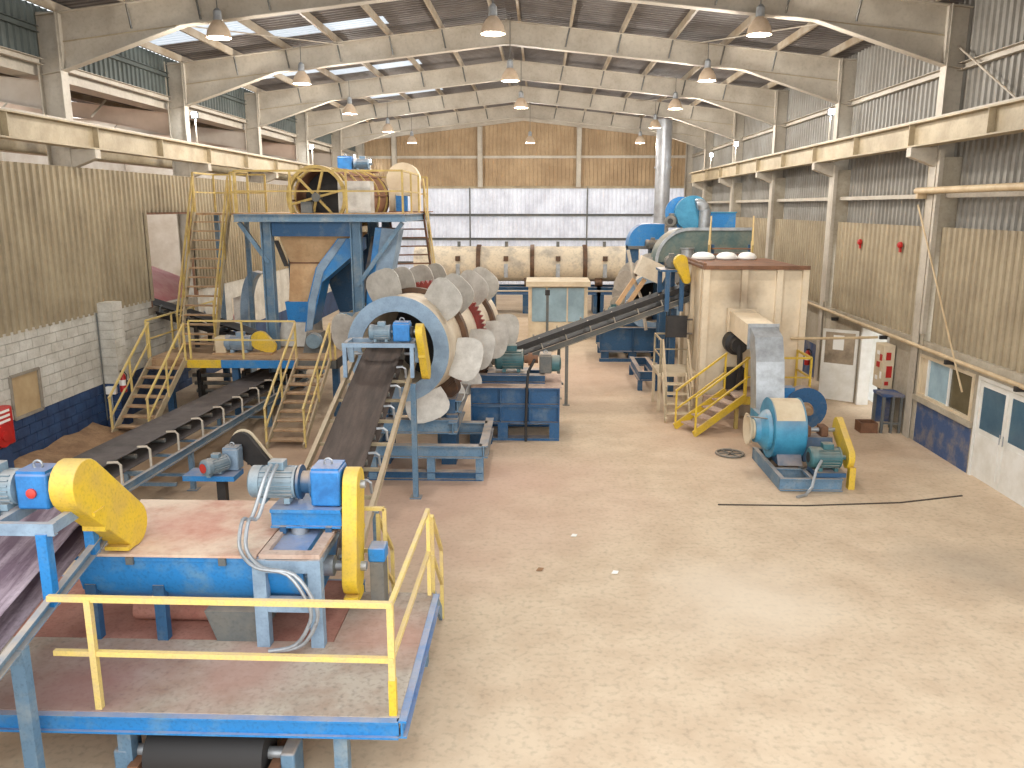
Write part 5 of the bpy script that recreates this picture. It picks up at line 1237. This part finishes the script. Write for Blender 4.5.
# electrical panel, blue table, box
ep = thing('electric_panel', 'cream electric panel with red stickers by the open door', 'panel', (8.8, 21.0, .9))
e0 = AX(878, 392, XR - .12)
MB().box((XR - .32, 20.75, .95), (XR - .04, 21.3, 2.08)).build('cabinet', 'panel_cream', ep, bevel=.015)
for y, z, a, b, m in ((20.9, 1.75, .14, .16, 'red'), (21.05, 1.55, .2, .14, 'red'), (20.85, 1.3, .1, .18, 'white'), (21.1, 1.2, .14, .1, 'white'), (21.08, 1.85, .16, .1, 'white')):
    MB().box((XR - .328, y - a / 2, z - b / 2), (XR - .3205, y + a / 2, z + b / 2)).build('sticker', m, ep)
for x, z, a, b in ((-.2, 1.8, .12, .2), (-.16, 1.4, .14, .3), (-.2, 1.1, .1, .1)): MB().box((XR + x - a / 2, 20.738, z - b / 2), (XR + x + a / 2, 20.7485, z + b / 2)).build('sticker', 'red', ep)
for y in (20.85, 21.2): MB().bar((XR - .18, y, 0), (XR - .18, y, .95), .06).build('leg', 'dusk_grey', ep)
tb = thing('steel_trestle', 'blue topped steel trestle against the right wall', 'trestle', (8.7, 20.1, 0))
MB().box((8.48, 19.95, .92), (9.0, 20.6, .98)).build('top', 'dado_blue', tb)
MB().box((8.5, 20.55, .15), (8.98, 20.6, .92)).build('back_panel', 'dado_blue', tb)
for x, y in ((8.52, 20.0), (8.75, 20.0), (8.95, 20.0), (8.52, 20.52), (8.95, 20.52)): MB().bar((x, y, 0), (x, y, .92), .06).build('leg', 'dusk_grey', tb)
MB().bar((8.5, 20.0, .25), (8.97, 20.0, .25), .05).build('stretcher', 'dusk_grey', tb)
wbx = thing('metal_crate', 'small brown open box on the floor by the trestle', 'box', (8.2, 20.1, 0))
MB().box((8.0, 19.95, 0), (8.42, 20.35, .03)).build('bottom', 'rust', wbx)
for lo, hi in (((8.0, 19.95, .03), (8.42, 19.98, .26)), ((8.0, 20.32, .03), (8.42, 20.35, .26)), ((8.0, 19.98, .03), (8.03, 20.32, .26)), ((8.39, 19.98, .03), (8.42, 20.32, .26))): MB().box(lo, hi).build('side', 'rust', wbx)
fe2 = thing('fire_extinguisher', 'red fire extinguisher on the wall behind the furnace, left of the white door', 'extinguisher', (8.9, 25.2, 1))
p = AX(807, 362, XR - .12); ext(fe2, (XR - .12, p.y, p.z - .1))
MB().box((XR - .04, p.y - .05, p.z), (XR - .008, p.y + .05, p.z + .3)).build('wall_bracket', 'dusk_grey', fe2)
# service pipes
wp = thing('wall_pipe', 'cream service pipe running along the right wall above the doors', 'pipe', (XR - .1, 19, 2.3))
MB().pipe([(XR - .12, 13.5, 2.24), (XR - .12, 18, 2.28), (XR - .12, 23.6, 2.34), (XR - .12, 28, 2.4)], .045, 10).build('pipe_run', 'pipe_cream', wp)
for y in (15.2, 17.9, 21.4, 25): MB().box((XR - .2, y - .04, 2.14), (XR - .005, y + .04, 2.235)).build('pipe_bracket', 'black', wp)
MB().pipe([(XR - .18, 21.6, 2.16), (8.2, 21.45, 2.16), (X1 - .3, 21.4, 2.14)], .035, 10).build('branch_pipe', 'pipe_cream', wp)
up2 = thing('upper_pipe', 'thick pale pipe along the right wall below the crane beam', 'pipe', (XR - .1, 15, 5.9))
q = AX(921, 191, XR - .1)
MB().pipe([(XR - .2, 9, q.z), (XR - .2, q.y, q.z)], .075, 12).build('pipe_run', 'pipe_cream', up2)
MB().cbox((XR - .13, q.y - .15, q.z - .12), (.26, .1, .12)).build('pipe_bracket', 'pipe_cream', up2)
for px, py, nm in ((859, 242, 'left of the two red alarm bells on the right wall'), (899, 245, 'right of the two red alarm bells on the right wall')):
    p = AX(px, py, XR)
    al = thing('alarm_bell', nm, 'alarm', (XR + .03, p.y, p.z), group='red alarm bells')
    MB().lathe((XR + .06, p.y, p.z), (-1, 0, 0), [(0, .08), (.06, .08), (.09, .05)], 16).build('bell', 'red', al)
    MB().box((XR + .02, p.y - .04, p.z - .18), (XR + .06, p.y + .04, p.z - .08)).build('bell_box', 'red', al)
# diagonal wall braces
wbk = thing('wall_brace', 'thin pale diagonal brace rod crossing the nearest bay of the right wall', 'brace', (XR, 17, 3))
a, b = AX(918, 205, XR - .15), AX(962, 392, XR - .15)
MB().tube(a, b, .02, n=8).build('rod', 'pipe_cream', wbk)
wbk2 = thing('wall_brace', 'thin pale diagonal brace rod above the right crane beam', 'brace', (XR, 17, 8))
a, b = AX(940, 30, XR + .2), AX(1016, 98, XR + .2)
MB().tube(a, b, .022, n=8).build('rod', 'steel_cream', wbk2)
# ================================================================ BACK OF THE HALL
# dryer drum lying across
dy = thing('dryer_drum', 'long cream dryer drum lying across the back of the hall', 'drum', (-.3, 44, 0))
c = V(-6.6, 44, 2.55); rD = .92; Ld = 11.8; AXX = V(1, 0, 0)
MB().lathe(c, AXX, [(0, rD * .8), (0, rD), (Ld, rD), (Ld, rD * .8)], 40).build('shell', 'dryer_cream', dy)
for px in (478, 532, 585):
    x = AY(px, 262, 43.2).x; MB().lathe((x - .1, 44, 2.55), AXX, [(0, rD - .03), (0, rD + .09), (.22, rD + .09), (.22, rD - .03)], 40, closed=True).build('riding_tyre', 'tyre', dy)
for px in (458, 506, 558, 605):
    x = AY(px, 262, 43.2).x; MB().box((x - .1, 44 - rD - .06, 1.9), (x + .1, 44 - rD + .25, 2.6)).build('hammer_plate', 'galv', dy)
    MB().box((x - .12, 44 - rD - .08, 2.75), (x + .12, 44 - rD + .3, 3.0)).build('knocker', 'tyre', dy)
    MB().bar((x, 44 - .1, 2.55 + rD - .02), (x, 44 - .1, 2.55 + rD + .25), .16).build('knocker', 'dusk_grey', dy)
for i, (pxa, pxb) in enumerate(((436, 478), (488, 530), (560, 600), (596, 622))):
    a_, b_ = AY(pxa, 300, 43.6).x, AY(pxb, 300, 43.6).x
    words = ['leftmost', 'second from the left', 'third from the left', 'rightmost'][i]
    t = thing('dryer_pedestal', 'blue steel base under the dryer drum, ' + words, 'machine base', ((a_ + b_) / 2, 43.7, 0), group='blue bases under the dryer drum')
    MB().ibeam((a_, 43.2, 1.2), (b_, 43.2, 1.2), .3, .4, .04).build('beam', 'blue', t); MB().ibeam((a_, 44.6, 1.2), (b_, 44.6, 1.2), .3, .4, .04).build('beam', 'blue', t)
    for x in (a_ + .2, b_ - .2):
        MB().box((x - .18, 43.1, 0), (x + .18, 44.7, 1.0)).build('plinth', 'blue_dark', t)
        MB().lathe((x - .1, 43.45, 1.62), AXX, [(0, .22), (.2, .22)], 18).build('support_roller', 'tyre', t)
# control cabin
cb_ = thing('control_cabin', 'small cream control cabin with windows and flat overhanging roof', 'cabin', (.8, 35, 0))
x0, x1, y0, y1, h = -.46, 2.02, 34.3, 36.3, 2.25
MB().box((x0, y0, 0), (x1, y1, .75)).build('lower_wall', 'panel_cream', cb_)
MB().box((x0 + .15, y1 - .06, .75), (x1 - .15, y1, h)).build('back_wall', 'panel_cream', cb_)
for x in (x0 + .07, x1 - .07):
    for y in (y0 + .07, y1 - .07): MB().box((x - .07, y - .07, .75), (x + .07, y + .07, h)).build('corner_post', 'panel_cream', cb_)
for a_, b_ in ((x0 + .15, x0 + .75), (x0 + .8, x0 + 1.6), (x0 + 1.66, x1 - .15)):
    MB().box((a_, y0 + .06, .78), (b_, y0 + .08, h - .05)).build('pane', 'glass_blue', cb_)
for x in (x0 + .775, x0 + 1.63): MB().box((x - .03, y0 + .03, .75), (x + .03, y0 + .1, h)).build('mullion', 'panel_cream', cb_)
MB().loft([rect(x0 - .05, x1 + .05, y0 - .05, y1 + .05, h), rect(x0 - .1, x1 + .1, y0 - .15, y1 + .1, h + .02), rect(x0 - .1, x1 + .1, y0 - .15, y1 + .1, h + .22)]).build('roof', 'panel_cream', cb_)
# handrail across the floor in front of the dryer
hr2 = thing('floor_rail', 'thin grey handrail crossing the floor in front of the dryer', 'railing', (1, 36, 0))
MB().tube((-2.4, 37.5, 1.75), (4.0, 37.5, 1.75), .04, n=8).build('top_rail', 'steel_cream', hr2)
for x in (-2.3, .9, 3.9): MB().tube((x, 37.5, 0), (x, 37.5, 1.75), .035, n=8).build('post', 'steel_cream', hr2)
lp2 = thing('slender_post', 'slender grey post standing behind the black conveyor', 'post', (.3, 30, 0))
MB().bar((.3, 30.5, 0), (.3, 30.5, 2.5), .1).build('shaft', 'dusk_grey', lp2); MB().cbox((.3, 30.5, .02), (.3, .3, .04)).build('base_plate', 'dusk_grey', lp2); MB().cbox((.3, 30.45, 2.4), (.18, .12, .2)).build('switch_box', 'black', lp2)
# cooler drum behind the furnace
cl = drum('cooler_drum', 'second flapped drum, half hidden between the black conveyor and the furnace', V(4.1, 29.6, 2.15), V(0.12, .99, 0).normalized(), 1.0, 6.0, [(.12, .3), (.5, .1)], 0, (.3, .8), 'drum_cream', 'drum_cream', nflap=8)
b3 = frame_stack('roller_stand', 'dark blue steel beam base under the second drum', (2.2, 29.4, .35), (4.6, 31.6, 1.25), 'blue_dark', 1, web=2)
for x in (2.4, 3.4, 4.4):
    for y in (29.6, 31.4): MB().box((x - .14, y - .12, 0), (x + .14, y + .12, .35)).build('leg', 'blue_dark', b3)
MB().box((2.2, 29.4, 0.0), (4.6, 29.6, .12)).build('sill', 'blue_dark', b3)
MB().box((2.7, 29.8, 1.26), (4.5, 31.2, 1.4)).build('motor_rail', 'blue_dark', b3)
cg = thing('cooler_drive', 'yellow chain guard lying level above the dark blue base', 'gear motor', (3.4, 29.7, 1.4))
guard(cg, (3.1, 29.9, 1.75), (3.75, 29.9, 1.68), .24, .18, .25, (0, 1, 0), 'yellow'); MB().box((2.95, 29.8, 1.1), (3.05, 29.95, 1.55)).build('guard_leg', 'yellow', cg)
motor(cg, (2.75, 30.4, 1.72), (0, 1, 0), .6, .2, 'motor_teal')
sb = thing('beam_skid', 'small dark blue beam base beside the furnace steps', 'machine base', (3.4, 25.6, 0))
for x in (3.1, 3.6): MB().ibeam((x, 24.6, .45), (x, 27.2, .45), .14, .3, .03).build('long_beam', 'blue_dark', sb)
for y in (24.7, 27.1): 
    MB().ibeam((3.1, y, .45), (3.6, y, .45), .14, .28, .03).build('cross_beam', 'blue_dark', sb)
    for x in (3.1, 3.6): MB().box((x - .07, y - .07, 0), (x + .07, y + .07, .3)).build('leg', 'blue_dark', sb)
# chimney stack and dust plant above
sk_ = thing('chimney_stack', 'tall silver chimney pipe rising to the roof in the right corner', 'chimney', (6.5, 45, 0))
MB().lathe((6.48, 45, 0), (0, 0, 1), [(0, .4), (9.95, .4)], 28).build('flue', 'stack', sk_)
for z in (2.5, 5.0, 7.5): MB().lathe((6.48, 45, z), (0, 0, 1), [(0, .4), (0, .46), (.08, .46), (.08, .4)], 28).build('flange', 'stack', sk_)
Yp = 29.2
dp = thing('dust_collector', 'dark teal dust collector casing with curved end above the furnace', 'dust collector', (6, 30, 0))
n = 10; za, zb_ = AY(660, 262, Yp).z, AY(700, 229, Yp).z; xl, xr_ = AY(657, 245, Yp).x, AY(752, 245, Yp).x
pts = [(xl, Yp, za)]
for i in range(n + 1): a = math.pi - math.pi / 2 * i / n; pts.append((xl + (zb_ - za) + math.cos(a) * (zb_ - za), Yp, za + math.sin(a) * (zb_ - za)))
pts += [(xr_, Yp, zb_), (xr_, Yp, za)]
MB().prism(pts, (0, 1.6, 0)).build('casing', 'teal_dark', dp)
rim = []
for (p, q_) in zip(pts[:-2], pts[1:-1]): MB().bar(V(*p) + V(0, -.02, 0), V(*q_) + V(0, -.02, 0), .1, .06, up=(0, 1, 0)).build('edge_strip', 'galv', dp)
MB().box((xl + .9, Yp - .25, za + .1), (xr_ - .1, Yp - .02, za + .35)).build('shelf_beam', 'dusk_grey', dp)
for x in (xl + .2, xr_ - .2):
    for y in (Yp + .2, Yp + 1.4): MB().bar((x, y, 0), (x, y, za), .16).build('column', 'blue_dark', dp)
MB().lathe((xl + 1.0, Yp - .35, za + .05), (0, 0, 1), [(0, .22), (.4, .22), (.42, .26), (.46, .26)], 18).build('nozzle', 'galv', dp)
fz = zb_ + .02
ef = thing('exhaust_fan', 'round blue exhaust fan with silver elbow on top of the dust collector', 'fan', (5.4, 29.8, fz))
fc_ = V(AY(692, 213, Yp + .6).x, Yp + .5, AY(692, 213, Yp + .5).z); rr_ = .58
MB().lathe(fc_, (0, 1, 0), [(0, rr_ * .6), (0, rr_), (.5, rr_), (.5, rr_ * .6)], 32).build('casing', 'blue_teal', ef)
MB().lathe(fc_ + V(-.32, .55, .02), (0, 1, 0), [(0, rr_ * .95), (.1, rr_ * .95)], 32).build('belt_wheel', 'blue_clean', ef)
MB().lathe(fc_ + V(0, -.03, 0), (0, 1, 0), [(0, rr_ * 1.04), (.03, rr_ * 1.04)], 32).build('side_flange', 'blue_teal', ef)
el = []
for i in range(8): a = math.pi * .62 - math.pi * .62 * i / 7; el.append((fc_.x + .12 + .22 * math.cos(a) + .05, fc_.y - .2, fc_.z - .0 + .3 * math.sin(a)))
el.append((el[-1][0], el[-1][1], fz + .02)); MB().pipe(el, .2, 16).build('elbow', 'galv', ef)
MB().box((fc_.x - .3, fc_.y, fz), (fc_.x + .3, fc_.y + .5, fc_.z - .3)).build('stand', 'blue_dark', ef)
em = thing('exhaust_motor', 'dusty motor left of the round blue exhaust fan', 'motor', (4.9, 29.8, fz))
motor(em, (fc_.x - .75, Yp + .35, fz + .24), (.3, .95, 0), .5, .2, 'dusk_grey')
eb = thing('exhaust_duct', 'blue box duct right of the exhaust fan on the dust collector', 'duct', (6.6, 29.8, fz))
a_, b_ = AY(706, 225, Yp + .7).x, AY(734, 225, Yp + .7).x
MB().box((a_, Yp + .5, fz), (b_, Yp + 1.3, fz + .52)).build('duct_body', 'blue_clean', eb); MB().box((a_ - .03, Yp + .46, fz + .52), (b_ + .03, Yp + 1.34, fz + .56)).build('flange', 'blue_teal', eb)
bw_ = thing('elevator_head', 'rounded bright blue elevator head left of the dust collector', 'elevator', (4.6, 33, 0))
Ye = 33.0; n = 8; za, zb_ = AY(640, 246, Ye).z, AY(640, 224, Ye).z; xl, xr_ = AY(628, 240, Ye).x, AY(664, 240, Ye).x
pts = [(xl, Ye, za)]; hh = zb_ - za
for i in range(n + 1): a = math.pi - math.pi / 2 * i / n; pts.append((xl + hh * .8 + math.cos(a) * hh * .8, Ye, za + math.sin(a) * hh))
pts += [(xr_, Ye, zb_), (xr_, Ye, za)]
MB().prism(pts, (0, 1.0, 0)).build('hood', 'blue_clean', bw_)
MB().box((xl + .02, Ye + .1, 0), (xl + .45, Ye + .9, za)).build('leg_casing', 'blue_dark', bw_); MB().box((xr_ - .5, Ye + .1, 0), (xr_ - .05, Ye + .9, za)).build('leg_casing', 'blue_dark', bw_)
MB().box((xl + .02, Ye - .05, za - .12), (xr_, Ye + 1.02, za)).build('flange', 'dusk_grey', bw_)
motor(bw_, (xl + .9, Ye - .25, za + .1), (1, 0, 0), .5, .17, 'dusk_grey')
MB().box((xl + 1.3, Ye - .3, za - .6), (xl + 1.5, Ye - .1, za + .3)).build('guard_box', 'yellow', bw_)
dc = thing('inclined_spout', 'cream inclined box spout below the blue elevator head', 'chute', (4.0, 29, 0))
A, B = AY(638, 264, 27.6), AY(664, 276, 27.6)
MB().bar(A, B, .55, .62).build('spout_body', 'drum_cream', dc)
for k in (0, 1): 
    p = A + V(-.1 + .35 * k, .05, -.5); MB().bar(p, (p.x - .55, p.y, p.z - .85), .14).build('stay', 'hopper_beige', dc)
MB().bar(B, (B.x, B.y, 0), .2).build('column', 'blue_dark', dc)
MB().pipe([AY(628, 250, 28), AY(634, 280, 28), AY(642, 300, 28), AY(646, 330, 28)], .06, 8).build('cable_pipe', 'steel_cream', dc)
# little stairs behind the furnace top
ks = stairs('roof_steps', 'small yellow railed steps behind the furnace top', (AY(728, 268, 26.6).x, 26.4, 3.45), (AY(732, 250, 27.4).x, 27.6, 4.35), 1.3, 4, rail='yellow_old', tm='rust', sm='yellow_old', h=.85, npost=2)
for ch in [((AY(728, 268, 26.6).x - .6, 26.45), 3.4), ((AY(728, 268, 26.6).x + .6, 26.45), 3.4), ((AY(732, 250, 27.4).x - .6, 27.55), 4.3), ((AY(732, 250, 27.4).x + .6, 27.55), 4.3)]:
    (x, y), z = ch; MB().bar((x, y, 0), (x, y, z), .09).build('support_leg', 'blue_dark', ks)
for k, (x, s_, wd_) in enumerate(((4.9, 1, 'left'), (5.6, .9, 'middle'), (6.2, .8, 'right'))):
    o = MB().lathe((x, 25.0, FZ + .042), (0, 0, 1), [(0, .3 * s_), (.04, .35 * s_), (.1, .34 * s_), (.17, .27 * s_), (.21, .16 * s_), (.225, .05 * s_)], 20).build('white_sack', 'white'); tag(o, 'round white sack on the furnace top, the %s one of three' % wd_, 'sack', 'white sacks on the furnace top')

# scraps on the open floor
for px, py, m, lab in ((574, 536, 'white', 'tiny white paper scrap on the open floor, left of centre'), (615, 573, 'white', 'tiny white paper scrap on the open floor, right of its twin'), (540, 570, 'wood', 'thin wooden splinter on the open floor')):
    p = G(px, py); o = MB().prism([(p.x - .06, p.y - .05, .012), (p.x + .03, p.y - .06, .014), (p.x + .06, p.y + .04, .012), (p.x - .02, p.y + .06, .013)], (0, 0, .006)).build('paper_scrap' if m == 'white' else 'wood_splinter', m); tag(o, lab, 'litter')
